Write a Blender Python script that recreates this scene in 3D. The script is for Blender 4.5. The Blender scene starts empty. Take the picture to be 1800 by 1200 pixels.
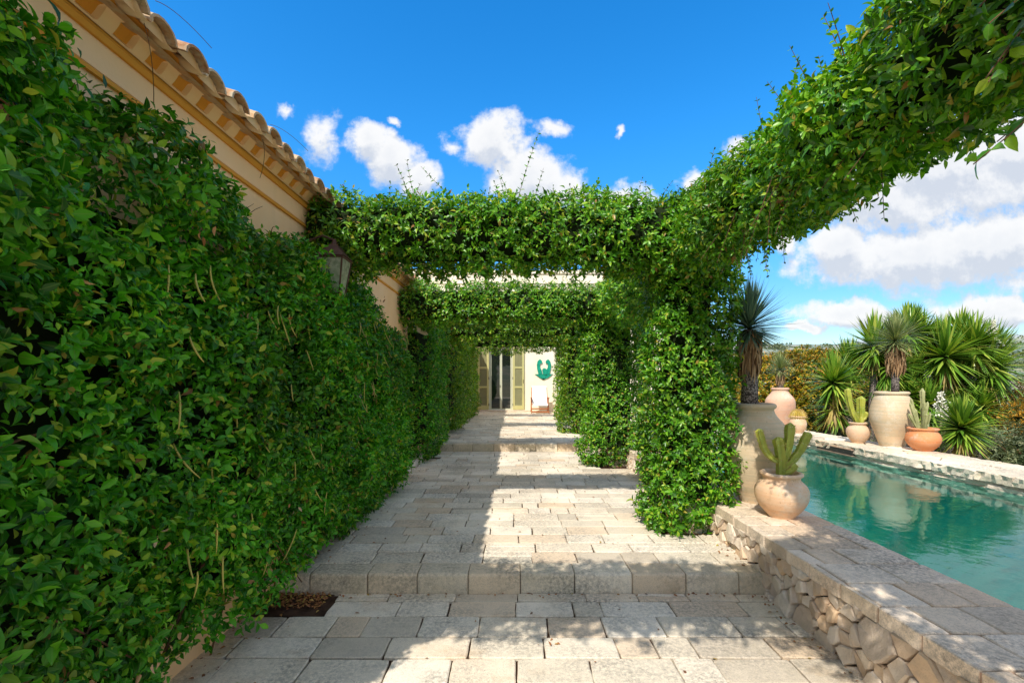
import bpy, bmesh, math, random
import numpy as np
from mathutils import Vector, Matrix

random.seed(7)
RNG = np.random.default_rng(7)
S = bpy.context.scene
COL = S.collection
R = math.radians
EYE = 1.6

# ------------------------------------------------------------------ objects
def link(o, parent=None):
    COL.objects.link(o)
    if parent is not None:
        o.parent = parent
    return o

def tag(o, label=None, cat=None, group=None, kind='thing'):
    if label: o['label'] = label
    if cat: o['category'] = cat
    if group: o['group'] = group
    o['kind'] = kind
    return o

def thing(name, label, cat, loc=(0, 0, 0), group=None):
    o = bpy.data.objects.new(name, None)
    o.empty_display_size = 0.1
    o.location = loc
    link(o)
    return tag(o, label, cat, group)

def mesh_obj(name, me, mats, parent=None, smooth=False):
    if not isinstance(mats, (list, tuple)): mats = [mats]
    for m in mats: me.materials.append(m)
    if smooth:
        me.polygons.foreach_set('use_smooth', np.ones(len(me.polygons), dtype=bool))
    me.update()
    o = bpy.data.objects.new(name, me)
    link(o, parent)
    if parent is not None:           # geometry is written in world coordinates, parents are only translated
        o.matrix_parent_inverse = Matrix.Translation(-Vector(parent_world(parent)))
    return o

def parent_world(p):
    v = Vector(p.location)
    if p.type != 'EMPTY': v = Vector((0, 0, 0))
    return v

class MB:
    """collects faces for one mesh"""
    def __init__(s): s.v = []; s.f = []; s.m = []
    def add(s, verts, faces, mi=0):
        n = len(s.v); s.v += [tuple(p) for p in verts]
        s.f += [tuple(i + n for i in f) for f in faces]; s.m += [mi] * len(faces)
    def box(s, a, b, mi=0):
        x0, y0, z0 = a; x1, y1, z1 = b
        s.add([(x0,y0,z0),(x1,y0,z0),(x1,y1,z0),(x0,y1,z0),(x0,y0,z1),(x1,y0,z1),(x1,y1,z1),(x0,y1,z1)],
              [(0,3,2,1),(4,5,6,7),(0,1,5,4),(1,2,6,5),(2,3,7,6),(3,0,4,7)], mi)
    def bevbox(s, a, b, e=0.01, mi=0):
        bm = bmesh.new(); bmesh.ops.create_cube(bm, size=1)
        for v in bm.verts:
            v.co = Vector([a[i] + (v.co[i] + .5) * (b[i] - a[i]) for i in range(3)])
        bmesh.ops.bevel(bm, geom=bm.edges[:], offset=e, segments=2, affect='EDGES', profile=0.5)
        bm.verts.index_update()
        s.add([v.co[:] for v in bm.verts], [[v.index for v in f.verts] for f in bm.faces], mi); bm.free()
    def tube(s, pts, rad, n=8, mi=0, cap=True, star=None, tw=0.0):
        pts = [Vector(p) for p in pts]
        if not hasattr(rad, '__len__'): rad = [rad] * len(pts)
        up = Vector((0, 0, 1)); base = len(s.v); prevu = None
        for i, p in enumerate(pts):
            t = (pts[min(i + 1, len(pts) - 1)] - pts[max(i - 1, 0)]).normalized()
            if prevu is None:
                u = t.orthogonal().normalized()
                if abs(t.z) > .9: u = (Vector((1, 0, 0)) - t * t.x).normalized()
            else:
                u = (prevu - t * prevu.dot(t)).normalized()
            prevu = u; w = t.cross(u)
            for k in range(n):
                a = 2 * math.pi * k / n + tw * i
                rr = rad[i] * (star[k % len(star)] if star else 1)
                s.v.append(tuple(p + (u * math.cos(a) + w * math.sin(a)) * rr))
        for i in range(len(pts) - 1):
            for k in range(n):
                k2 = (k + 1) % n
                s.f.append((base + i*n + k, base + i*n + k2, base + (i+1)*n + k2, base + (i+1)*n + k)); s.m.append(mi)
        if cap:
            s.f.append(tuple(base + k for k in reversed(range(n)))); s.m.append(mi)
            s.f.append(tuple(base + (len(pts)-1)*n + k for k in range(n))); s.m.append(mi)
    def lathe(s, prof, c, n=40, mi=0, wob=0.0):
        base = len(s.v)
        for (r, z) in prof:
            for k in range(n):
                a = 2 * math.pi * k / n
                rr = r * (1 + wob * math.sin(2 * a + z * 3))
                s.v.append((c[0] + rr * math.cos(a), c[1] + rr * math.sin(a), c[2] + z))
        for i in range(len(prof) - 1):
            for k in range(n):
                k2 = (k + 1) % n
                s.f.append((base + i*n + k, base + i*n + k2, base + (i+1)*n + k2, base + (i+1)*n + k)); s.m.append(mi)
    def mesh(s, name):
        me = bpy.data.meshes.new(name)
        me.from_pydata(s.v, [], s.f)
        if any(s.m): me.polygons.foreach_set('material_index', np.array(s.m, dtype=np.int32))
        me.update(); return me
    def build(s, name, mats, parent=None, smooth=False):
        return mesh_obj(name, s.mesh(name), mats, parent, smooth)

def np_mesh(name, V, F, uv=None):
    """V (n,3) float, F (m,3) int triangles, uv (n,2)"""
    me = bpy.data.meshes.new(name)
    me.vertices.add(len(V)); me.vertices.foreach_set('co', np.ascontiguousarray(V, dtype=np.float32).ravel())
    m, k = F.shape
    me.loops.add(m * k); me.loops.foreach_set('vertex_index', np.ascontiguousarray(F, dtype=np.int32).ravel())
    me.polygons.add(m); me.polygons.foreach_set('loop_start', np.arange(0, m * k, k, dtype=np.int32))
    if uv is not None:
        ul = me.uv_layers.new(name='UVMap')
        ul.data.foreach_set('uv', np.ascontiguousarray(uv[F.ravel()], dtype=np.float32).ravel())
    me.update(calc_edges=True)
    return me

# ------------------------------------------------------------------ noise (numpy)
_T = np.random.default_rng(3).random((32, 32, 32))
def vnoise(p):
    p = np.asarray(p, float); i = np.floor(p).astype(int); f = p - i; f = f * f * (3 - 2 * f)
    out = 0
    for dx in (0, 1):
        for dy in (0, 1):
            for dz in (0, 1):
                w = (f[..., 0] if dx else 1 - f[..., 0]) * (f[..., 1] if dy else 1 - f[..., 1]) * (f[..., 2] if dz else 1 - f[..., 2])
                out = out + w * _T[(i[..., 0] + dx) % 32, (i[..., 1] + dy) % 32, (i[..., 2] + dz) % 32]
    return out * 2 - 1
def fbm(p, o=3):
    p = np.asarray(p, float); return sum(vnoise(p * 2 ** k + k * 7.3) * .5 ** k for k in range(o))
def unit(a): return a / np.maximum(np.linalg.norm(a, axis=-1, keepdims=True), 1e-9)

# ------------------------------------------------------------------ materials
class NT:
    def __init__(s, name):
        s.mat = bpy.data.materials.new(name); s.mat.use_nodes = True
        s.t = s.mat.node_tree; s.t.nodes.clear()
        s.out = s.n('ShaderNodeOutputMaterial')
    def n(s, typ, **kw):
        nd = s.t.nodes.new(typ)
        for k, v in kw.items():
            if k.startswith('i_'):
                key = k[2:]; nd.inputs[int(key) if key.isdigit() else key.replace('_', ' ')].default_value = v
            else: setattr(nd, k, v)
        return nd
    def l(s, a, b): s.t.links.new(a, b)
    def coord(s, scale=1.0):
        c = s.n('ShaderNodeNewGeometry')
        if scale == 1.0: return c.outputs['Position']
        m = s.n('ShaderNodeVectorMath', operation='MULTIPLY'); s.l(c.outputs['Position'], m.inputs[0])
        m.inputs[1].default_value = scale if hasattr(scale, '__len__') else (scale,) * 3
        return m.outputs[0]
    def noise(s, sc, detail=4, rough=.55, vec=None, dist=0):
        nd = s.n('ShaderNodeTexNoise', i_Scale=sc, i_Detail=detail, i_Roughness=rough, i_Distortion=dist)
        s.l(vec if vec is not None else s.coord(), nd.inputs['Vector']); return nd.outputs['Fac']
    def ramp(s, fac, stops, interp='LINEAR'):
        r = s.n('ShaderNodeValToRGB'); cr = r.color_ramp; cr.interpolation = interp
        while len(cr.elements) < len(stops): cr.elements.new(0.5)
        for e, (p, c) in zip(cr.elements, stops):
            e.position = p; e.color = (*c, 1) if hasattr(c, '__len__') else (c, c, c, 1)
        s.l(fac, r.inputs[0]); return r.outputs[0]
    def mix(s, fac, a, b, blend='MIX'):
        m = s.n('ShaderNodeMix', data_type='RGBA', blend_type=blend)
        for sock, v in ((m.inputs[0], fac), (m.inputs[6], a), (m.inputs[7], b)):
            if hasattr(v, 'is_output'): s.l(v, sock)
            elif hasattr(v, '__len__'): sock.default_value = (*v, 1)
            else: sock.default_value = v
        return m.outputs[2]
    def math(s, op, a, b=None, clamp=False):
        m = s.n('ShaderNodeMath', operation=op, use_clamp=clamp)
        for sock, v in ((m.inputs[0], a), (m.inputs[1], b)):
            if v is None: continue
            if hasattr(v, 'is_output'): s.l(v, sock)
            else: sock.default_value = v
        return m.outputs[0]
    def rnd(s): return s.n('ShaderNodeNewGeometry').outputs['Random Per Island']
    def principled(s, color, rough=.7, spec=.5, bump=None, bstr=.3, bdist=.01, **kw):
        p = s.n('ShaderNodeBsdfPrincipled')
        if hasattr(color, 'is_output'): s.l(color, p.inputs['Base Color'])
        else: p.inputs['Base Color'].default_value = (*color, 1)
        if hasattr(rough, 'is_output'): s.l(rough, p.inputs['Roughness'])
        else: p.inputs['Roughness'].default_value = rough
        p.inputs['Specular IOR Level'].default_value = spec
        for k, v in kw.items(): p.inputs[k.replace('_', ' ')].default_value = v
        if bump is not None:
            b = s.n('ShaderNodeBump', i_Strength=bstr, i_Distance=bdist); s.l(bump, b.inputs['Height'])
            s.l(b.outputs[0], p.inputs['Normal'])
        return p
    def done(s, sh): s.l(sh.outputs[0] if hasattr(sh, 'outputs') else sh, s.out.inputs[0]); return s.mat

def simple(name, col, rough=.6, spec=.5, var=.12, nsc=8, bump=.2, metallic=0):
    t = NT(name); f = t.noise(nsc, 5)
    c = t.ramp(f, [(.3, [x * (1 - var) for x in col]), (.7, [min(1, x * (1 + var)) for x in col])])
    return t.done(t.principled(c, rough, spec, t.noise(nsc * 6, 3), bump, .005, Metallic=metallic))

def leaf_mat(name, stops, rough=.36, transl=.3, clump=.35, rib=True, spec=.5, big=1.1):
    t = NT(name)
    c = t.ramp(t.rnd(), stops)
    # patches of lighter growth, and dark patches painted as shaded gaps between leaves
    f = t.ramp(t.noise(big, 3), [(.34, .27), (.66, 1.3)])
    c = t.mix(clump, c, t.mix(1.0, c, f, 'MULTIPLY'))
    if rib:
        uv = t.n('ShaderNodeTexCoord').outputs['UV']
        sx = t.n('ShaderNodeSeparateXYZ'); t.l(uv, sx.inputs[0])
        d = t.math('ABSOLUTE', t.math('SUBTRACT', sx.outputs[0], .5))
        k = t.ramp(d, [(.0, 1.0), (.07, .0)])
        c = t.mix(t.math('MULTIPLY', k, .35), c, (.22, .36, .08))
    p = t.principled(c, rough, spec)
    tr = t.n('ShaderNodeBsdfTranslucent')
    t.l(t.mix(1.0, c, (1.5, 1.35, .5), 'MULTIPLY'), tr.inputs[0])
    m = t.n('ShaderNodeMixShader', i_0=transl)
    t.l(p.outputs[0], m.inputs[1]); t.l(tr.outputs[0], m.inputs[2])
    return t.done(m)

M = {}
VINE = [(0, (.022, .10, .004)), (.25, (.055, .22, .006)), (.55, (.12, .36, .012)), (.80, (.22, .48, .022)), (.93, (.36, .56, .035)), (.98, (.54, .52, .06)), (1, (.34, .14, .05))]
M['vine'] = leaf_mat('vine_leaves', VINE)
M['vine_wall'] = leaf_mat('wall_vine_leaves', [(p, (c[0] * (.62 if p < .85 else .9), c[1] * .98, c[2] * .95)) for p, c in VINE], rough=.38, clump=.65, spec=.32)
M['vine_far'] = leaf_mat('olive_tinted_vine_leaves', [(p, (c[0] * 1.12 + .006, c[1] * 1.0, c[2])) for p, c in VINE], clump=.4, rib=False)
M['bush'] = leaf_mat('golden_bush_leaves', [(0, (.05, .11, .01)), (.3, (.12, .19, .015)), (.5, (.30, .29, .018)), (.78, (.58, .40, .02)), (.93, (.68, .34, .03)), (1, (.55, .2, .03))], rib=False, transl=.25, clump=.7, big=1.6)
M['grey_bush'] = leaf_mat('grey_green_leaves', [(0, (.06, .09, .035)), (.6, (.13, .17, .07)), (1, (.26, .27, .13))], rib=False, rough=.6, transl=.15)
M['orange_bush'] = leaf_mat('orange_flowering_leaves', [(0, (.07, .1, .02)), (.5, (.17, .18, .03)), (.62, (.55, .28, .02)), (1, (.75, .38, .03))], rib=False, rough=.6)
M['yucca'] = leaf_mat('sword_leaves', [(0, (.05, .13, .014)), (.35, (.12, .27, .025)), (.7, (.26, .44, .045)), (1, (.52, .56, .1))], rough=.32, rib=False, transl=.18, clump=.2)
M['yucca_dry'] = leaf_mat('dry_sword_leaves', [(0, (.25, .17, .06)), (.5, (.42, .3, .08)), (1, (.4, .36, .06))], rough=.6, rib=False, transl=.15)
M['beaked'] = leaf_mat('blue_needle_leaves', [(0, (.06, .14, .11)), (.6, (.13, .24, .17)), (1, (.28, .36, .22))], rough=.4, rib=False, transl=.12)
M['beaked_green'] = leaf_mat('green_needle_leaves', [(0, (.12, .17, .06)), (.6, (.26, .33, .12)), (1, (.48, .50, .22))], rough=.45, rib=False, transl=.12)
M['skirt'] = leaf_mat('dead_leaf_skirt', [(0, (.22, .12, .06)), (.5, (.46, .29, .15)), (1, (.68, .48, .28))], rough=.8, rib=False, transl=.05, spec=.2)
M['pod'] = leaf_mat('seed_pods', [(0, (.4, .16, .07)), (.3, (.5, .34, .08)), (.75, (.46, .46, .1)), (1, (.5, .14, .1))], rough=.5, rib=False, transl=.05)
M['withered'] = leaf_mat('withered_leaves', [(0, (.34, .12, .05)), (.5, (.5, .28, .12)), (1, (.66, .46, .3))], rough=.7, rib=False, transl=.1)
M['litter'] = leaf_mat('fallen_leaf_litter', [(0, (.16, .06, .02)), (.45, (.34, .13, .045)), (.8, (.42, .2, .06)), (1, (.45, .36, .07))], rough=.7, rib=False, transl=.05)
M['dark'] = simple('painted_leaf_shade', (.012, .02, .006), .9, .1)  # near-black core colour, paints the deep shade between leaves
M['stem'] = simple('vine_stems', (.14, .075, .04), .8, .2, .4, 20)
M['soil'] = simple('dark_soil', (.07, .04, .026), .95, .1, .4, 14, .6)

def plaster(name, base, tint, rough=.85):
    t = NT(name)
    a = t.ramp(t.noise(1.6, 6, .6), [(.3, base), (.72, tint)])
    sx = t.n('ShaderNodeSeparateXYZ'); t.l(t.coord(), sx.inputs[0])
    st = t.noise(1.0, 5, .6, t.coord((6, 6, .5)))
    a = t.mix(t.ramp(st, [(.55, .0), (.8, .25)]), a, [x * .75 for x in base])
    return t.done(t.principled(a, rough, .2, t.noise(60, 4), .25, .004))
M['peach'] = plaster('peach_plaster', (.94, .58, .29), (.96, .65, .38))
M['soffit'] = plaster('tan_soffit', (.62, .38, .17), (.78, .56, .33))
M['cream'] = plaster('cream_plaster', (.86, .77, .58), (.9, .83, .68))
M['ochre'] = plaster('ochre_trim', (.70, .28, .03), (.78, .36, .06))
M['post'] = plaster('post_plaster', (.62, .52, .36), (.7, .6, .44))

def tile_mat():
    t = NT('weathered_clay_tile')
    c = t.ramp(t.rnd(), [(0, (.36, .17, .08)), (.5, (.52, .30, .15)), (1, (.6, .42, .24))])
    l = t.ramp(t.noise(14, 6, .65), [(.42, 0), (.62, .85)])
    c = t.mix(l, c, (.52, .46, .34))
    c = t.mix(t.ramp(t.noise(30, 4, .6), [(.56, 0), (.7, .6)]), c, (.12, .085, .05))
    return t.done(t.principled(c, .85, .2, t.noise(40, 5), .5, .008))
M['tile'] = tile_mat()

def paving(name, tint=(1, 1, 1)):
    t = NT(name)
    def k(c): return [min(1, c[i] * tint[i]) for i in range(3)]
    c = t.ramp(t.rnd(), [(0, k((.60, .52, .42))), (.25, k((.78, .70, .57))), (.5, k((.90, .82, .70))), (.75, k((.84, .74, .60))), (1, k((.74, .58, .42)))])
    g = t.ramp(t.noise(1.7, 7, .68), [(.41, .06), (.66, .9)])
    sp = t.ramp(t.noise(42, 6, .75), [(.40, 0), (.60, 1)])
    c = t.mix(t.math('MULTIPLY', g, sp), c, k((.17, .16, .15)))
    o = t.ramp(t.noise(1.5, 6, .7, t.coord((1, 1.7, 1))), [(.55, 0), (.74, .65)])
    c = t.mix(t.math('MULTIPLY', o, t.ramp(t.noise(13, 5, .7), [(.4, .25), (.62, 1)])), c, k((.46, .27, .12)))
    f = t.ramp(t.noise(160, 3, .7), [(.34, .74), (.5, 1.02)])
    c = t.mix(1, c, f, 'MULTIPLY')
    c = t.mix(t.math('MULTIPLY', t.ramp(t.noise(.9, 5, .7), [(.5, 0), (.66, .5)]), t.ramp(t.noise(9, 5, .7), [(.4, .1), (.62, 1)])), c, k((.36, .33, .25)))
    pits = t.ramp(t.noise(75, 3, .6), [(.66, 0), (.72, .6)])
    c = t.mix(pits, c, k((.13, .1, .075)))
    return t.done(t.principled(c, .8, .25, t.noise(55, 8, .72), .55, .008))
M['pave'] = paving('weathered_limestone', (1.03, 1.0, .95))
M['step'] = paving('worn_step_limestone', (.98, .93, .84))
M['coping'] = paving('pinkish_coping_stone', (1.02, .92, .83))
M['coping_far'] = paving('pale_coping_stone', (1.04, 1.0, .93))

def drystone():
    t = NT('dry_stone')
    c = t.ramp(t.rnd(), [(0, (.56, .41, .28)), (.25, (.76, .62, .47)), (.5, (.84, .72, .58)), (.7, (.66, .54, .42)), (.85, (.76, .52, .31)), (1, (.58, .49, .40))])
    l = t.ramp(t.noise(7, 6, .7), [(.45, 0), (.7, .7)])
    c = t.mix(l, c, (.42, .34, .26))
    c = t.mix(t.ramp(t.noise(4, 5, .6), [(.55, 0), (.75, .5)]), c, (.55, .36, .18))
    return t.done(t.principled(c, .88, .2, t.noise(30, 8, .7), .7, .02))
M['drystone'] = drystone()
M['gap'] = simple('dark_gap', (.035, .026, .02), .95, .1)
M['mortar'] = simple('pink_mortar', (.42, .28, .2), .95, .1, .25, 12)

def pot(name, base, alt, stain=(.42, .38, .26), amt=.6, band=38):
    t = NT(name)
    c = t.ramp(t.noise(3.0, 5, .6), [(.32, base), (.7, alt)])
    bandn = t.noise(1.0, 4, .6, t.coord((1.2, 1.2, band)))
    c = t.mix(t.ramp(bandn, [(.42, 0), (.64, amt)]), c, stain)
    c = t.mix(t.ramp(t.noise(9, 6, .7), [(.54, 0), (.72, .6)]), c, [x * .5 for x in base])
    bl = t.math('MULTIPLY', t.ramp(t.noise(4.5, 7, .7), [(.50, 0), (.66, .7)]), t.ramp(t.noise(34, 5, .7), [(.35, .2), (.6, 1)]))
    c = t.mix(bl, c, (.74, .68, .56))
    c = t.mix(t.ramp(t.noise(70, 3, .6), [(.66, 0), (.70, .7)]), c, [x * .35 for x in base])
    return t.done(t.principled(c, .78, .25, t.math('ADD', bandn, t.math('MULTIPLY', t.noise(45, 5, .7), .5)), .5, .008))
M['jar_sand'] = pot('sandy_clay', (.60, .44, .27), (.70, .54, .36), (.46, .40, .27))
M['jar_pink'] = pot('pink_terracotta', (.66, .36, .24), (.72, .45, .31), (.62, .46, .36), .4)
M['pot_orange'] = pot('orange_terracotta', (.66, .22, .075), (.68, .30, .13), (.55, .33, .2), .35)
M['pot_peach'] = pot('peach_terracotta', (.68, .42, .24), (.76, .52, .34), (.66, .52, .38), .35)
M['pot_buff'] = pot('buff_terracotta', (.66, .42, .26), (.7, .5, .34), (.5, .44, .3), .5)

def cactus_mat(name, a, b):
    t = NT(name)
    c = t.ramp(t.noise(9, 5, .6), [(.3, a), (.7, b)])
    c = t.mix(t.ramp(t.noise(50, 3), [(.62, 0), (.7, .7)]), c, (.6, .58, .35))
    return t.done(t.principled(c, .5, .4, t.noise(60, 3), .3, .005))
M['cactus'] = cactus_mat('cactus_skin', (.22, .28, .03), (.46, .46, .07))
M['cactus_pale'] = cactus_mat('pale_cactus_skin', (.24, .25, .10), (.42, .42, .2))
M['barrel'] = cactus_mat('golden_barrel_skin', (.30, .2, .03), (.5, .36, .06))
M['spine'] = simple('cactus_spines', (.55, .38, .12), .6)

def trunk_mat():
    t = NT('scaly_trunk')
    v = t.n('ShaderNodeTexVoronoi', i_Scale=1.0); t.l(t.coord((75, 75, 60)), v.inputs['Vector'])
    c = t.ramp(v.outputs['Distance'], [(.05, (.42, .36, .32)), (.45, (.22, .18, .16)), (.7, (.05, .04, .035))])
    return t.done(t.principled(c, .85, .2, v.outputs['Distance'], -.8, .01))
M['trunk'] = trunk_mat()
M['pebble'] = simple('white_pebbles', (.6, .56, .5), .8, .2, .3, 40, .8)

def water():
    t = NT('pool_water')
    n1 = t.noise(1.3, 3, .5, t.coord((1, 1.6, 1))); n2 = t.noise(11, 3, .55, t.coord((1.2, .8, 1)), .6)
    h = t.math('ADD', t.math('MULTIPLY', n1, .8), t.math('MULTIPLY', n2, .17))
    b = t.n('ShaderNodeBump', i_Strength=.075, i_Distance=.09); t.l(h, b.inputs['Height'])
    g = t.n('ShaderNodeBsdfGlossy', i_Roughness=.015); g.inputs[0].default_value = (.80, .97, .95, 1); t.l(b.outputs[0], g.inputs['Normal'])
    tr = t.n('ShaderNodeBsdfTransparent'); tr.inputs[0].default_value = (.55, .94, .91, 1)
    f = t.n('ShaderNodeFresnel', i_IOR=1.46); t.l(b.outputs[0], f.inputs['Normal'])
    m = t.n('ShaderNodeMixShader'); t.l(f.outputs[0], m.inputs[0]); t.l(tr.outputs[0], m.inputs[1]); t.l(g.outputs[0], m.inputs[2])
    return t.done(m)
M['water'] = water()
M['basin'] = simple('teal_pool_plaster', (.018, .36, .33), .7, .2, .18, 1.2)

def glass():
    t = NT('dark_window_glass')
    return t.done(t.principled((.012, .016, .014), .02, .9, IOR=1.6))
M['glass'] = glass()
def lglass():
    t = NT('dusty_lantern_glass')
    p = t.principled(t.ramp(t.noise(30, 4), [(.35, (.30, .36, .24)), (.7, (.58, .62, .48))]), .25, .5)
    tr = t.n('ShaderNodeBsdfTransparent'); m = t.n('ShaderNodeMixShader', i_0=.35)
    t.l(p.outputs[0], m.inputs[1]); t.l(tr.outputs[0], m.inputs[2]); return t.done(m)
M['lglass'] = lglass()
M['shutter'] = simple('olive_cream_paint', (.50, .47, .20), .5, .4, .06, 5, .05)
M['slat'] = simple('olive_slat_paint', (.31, .30, .145), .55, .4, .06, 5, .05)
M['frame_white'] = simple('pale_sage_paint', (.55, .56, .42), .5, .4, .05, 5, .05)
M['metal_dark'] = simple('black_iron', (.03, .025, .022), .5, .5, .2)
M['rust'] = simple('rusty_copper', (.075, .035, .024), .6, .4, .35, 20)
M['canvas'] = simple('white_canvas', (.88, .87, .83), .9, .1, .03, 20)
M['wood'] = simple('red_brown_wood', (.42, .14, .045), .55, .4, .25, 14)
M['glaze'] = simple('green_glaze', (.012, .30, .20), .2, .6, .35, 30, .3)
M['white_flower'] = simple('white_petals', (.8, .78, .66), .7, .2)

def hills_mat():
    t = NT('scrubby_terrain')
    pos = t.coord()
    a = t.ramp(t.noise(.02, 8, .7), [(.35, (.16, .19, .09)), (.5, (.36, .30, .18)), (.65, (.46, .36, .22))])
    b = t.ramp(t.noise(.011, 9, .75), [(.42, (.14, .19, .13)), (.5, (.22, .25, .16)), (.58, (.40, .34, .26)), (.7, (.5, .42, .34))])
    ln = t.n('ShaderNodeVectorMath', operation='LENGTH'); t.l(pos, ln.inputs[0])
    d = t.n('ShaderNodeMapRange', i_1=60.0, i_2=900.0); t.l(ln.outputs['Value'], d.inputs[0])
    c = t.mix(d.outputs[0], a, b)
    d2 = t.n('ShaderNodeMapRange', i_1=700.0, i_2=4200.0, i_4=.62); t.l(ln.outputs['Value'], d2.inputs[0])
    c = t.mix(d2.outputs[0], c, (.30, .40, .46))  # distance haze painted in as a blue tint
    return t.done(t.principled(c, .95, .05))
M['hills'] = hills_mat()

# ------------------------------------------------------------------ leaf clouds
HI_V = np.array([[0,0,0],[.38,0,-.02],[.74,0,-.09],[1,0,-.22],[.30,.46,.07],[.68,.36,-.01],[.30,-.46,.07],[.68,-.36,-.01]], float)
HI_F = np.array([[0,1,4],[1,5,4],[1,2,5],[2,3,5],[0,6,1],[1,6,7],[1,7,2],[2,7,3]])
HI_UV = np.array([[.5,0],[.5,.38],[.5,.74],[.5,1],[.96,.3],[.86,.68],[.04,.3],[.14,.68]])
VH_V = np.array([[0,0,0],[.20,0,-.005],[.45,0,-.03],[.72,0,-.09],[1,0,-.22],[.14,.22,.045],[.40,.49,.075],[.70,.36,-.01],[.88,.16,-.10],[.14,-.22,.045],[.40,-.49,.075],[.70,-.36,-.01],[.88,-.16,-.10]], float)
VH_F = np.array([[0,1,5],[1,6,5],[1,2,6],[2,7,6],[2,3,7],[3,8,7],[3,4,8],[0,9,1],[1,9,10],[1,10,2],[2,10,11],[2,11,3],[3,11,12],[3,12,4]])
VH_UV = np.array([[.5,0],[.5,.2],[.5,.45],[.5,.72],[.5,1],[.72,.14],[.99,.4],[.86,.7],[.66,.88],[.28,.14],[.01,.4],[.14,.7],[.34,.88]])
LO_V = np.array([[0,0,0],[.48,.42,.07],[1,0,-.12],[.48,-.42,.07]], float)
LO_F = np.array([[0,2,1],[0,3,2]])
LO_UV = np.array([[.5,0],[.95,.5],[.5,1],[.05,.5]])

def leaf_mesh(name, P, T, N, L, W, lod='hi'):
    tv, tf, tu = {'vhi': (VH_V, VH_F, VH_UV), 'hi': (HI_V, HI_F, HI_UV), 'lo': (LO_V, LO_F, LO_UV)}[lod]
    T = unit(T); Sd = unit(np.cross(N, T)); N = np.cross(T, Sd)
    n, k = len(P), len(tv)
    curl = RNG.uniform(.3, 2.0, n)[:, None, None]
    V = P[:, None] + T[:, None] * (tv[None, :, 0:1] * L[:, None, None]) + Sd[:, None] * (tv[None, :, 1:2] * W[:, None, None]) \
        + N[:, None] * (tv[None, :, 2:3] * (L * .9)[:, None, None] * curl)
    F = (tf[None] + (np.arange(n) * k)[:, None, None]).reshape(-1, 3)
    return np_mesh(name, V.reshape(-1, 3), F, np.tile(tu, (n, 1)))

def sprigs(P, A, per=6, L=(.04, .065), wr=.5, slen=.06, up=.45):
    """leaves in pairs round short shoots; P shoot roots, A shoot directions"""
    n = len(P); A = unit(A)
    ref = unit(RNG.normal(size=(n, 3))); U = unit(np.cross(A, ref)); Vv = np.cross(A, U)
    out = []; sc0 = RNG.uniform(.58, 1.22, n)
    for j in range(per):
        fr = j / max(1, per - 1)
        phi = (j // 2) * 1.57 + (j % 2) * math.pi + RNG.normal(0, .35, n)
        th = np.radians(78 - 42 * fr) + RNG.normal(0, .22, n)
        rad = U * np.cos(phi)[:, None] + Vv * np.sin(phi)[:, None]
        T = A * np.cos(th)[:, None] + rad * np.sin(th)[:, None]
        T[:, 2] -= .18
        sc = sc0; Nn = unit(A - T * np.sum(A * T, 1)[:, None]) + np.array([0, 0, up]) + RNG.normal(0, .18, (n, 3))
        ln = sc * RNG.uniform(L[0], L[1], n) * (1.05 - .25 * fr)
        out.append((P + A * (slen * fr * RNG.uniform(.7, 1.2, n))[:, None], T, Nn, ln, ln * wr * RNG.uniform(.8, 1.15, n)))
    return [np.concatenate([o[i] for o in out]) for i in range(5)]

def sd_box(p, c, h, r=.12):
    q = np.abs(p - np.array(c)) - (np.array(h) - r)
    return np.linalg.norm(np.maximum(q, 0), axis=1) + np.minimum(q.max(1), 0) - r
def sd_cap(p, a, b, r):
    a = np.array(a, float); b = np.array(b, float); ab = b - a
    t = np.clip(((p - a) @ ab) / (ab @ ab), 0, 1)
    return np.linalg.norm(p - a - t[:, None] * ab, axis=1) - r

def shell(sdf, lo, hi, count, t0=-.12, t1=.02, amp=.07, freq=2.6, amp2=.05, freq2=7.0, keep=None):
    """random points in the outer skin of a body, with outward normals"""
    lo = np.array(lo, float); hi = np.array(hi, float); got = []; tot = 0
    def f(p): return sdf(p) + fbm(p * freq, 2) * amp + vnoise(p * freq2 + 11) * amp2
    while tot < count:
        p = lo + RNG.random((200000, 3)) * (hi - lo)
        d0 = sdf(p); p = p[(d0 > t0 - .16) & (d0 < t1 + .16)]
        d = f(p); ok = (d > t0) & (d < t1)
        # denser towards the surface
        ok &= RNG.random(len(p)) < np.clip(.35 + .65 * (d - t0) / (t1 - t0), 0, 1)
        if keep is not None: ok &= keep(p)
        got.append(p[ok]); tot += ok.sum()
        if len(got) > 60: break
    p = np.concatenate(got)[:count]; e = .02
    g = np.stack([f(p + np.eye(3)[i] * e) - f(p - np.eye(3)[i] * e) for i in range(3)], 1)
    return p, unit(g)

def foliage(name, sdf, lo, hi, count, mat, parent, per=6, L=(.04, .066), lod='hi', rnd=.55, upb=.3, keep=None, wr=.5, **kw):
    p, n = shell(sdf, lo, hi, count, keep=keep, **kw)
    A = n + RNG.normal(0, rnd, n.shape) + np.array([0, 0, upb])
    P, T, N, ln, w = sprigs(p, A, per, L, wr)
    me = leaf_mesh(name, P, T, N, ln, w, lod)
    return mesh_obj(name, me, mat, parent, smooth=(lod != 'lo'))

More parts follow.
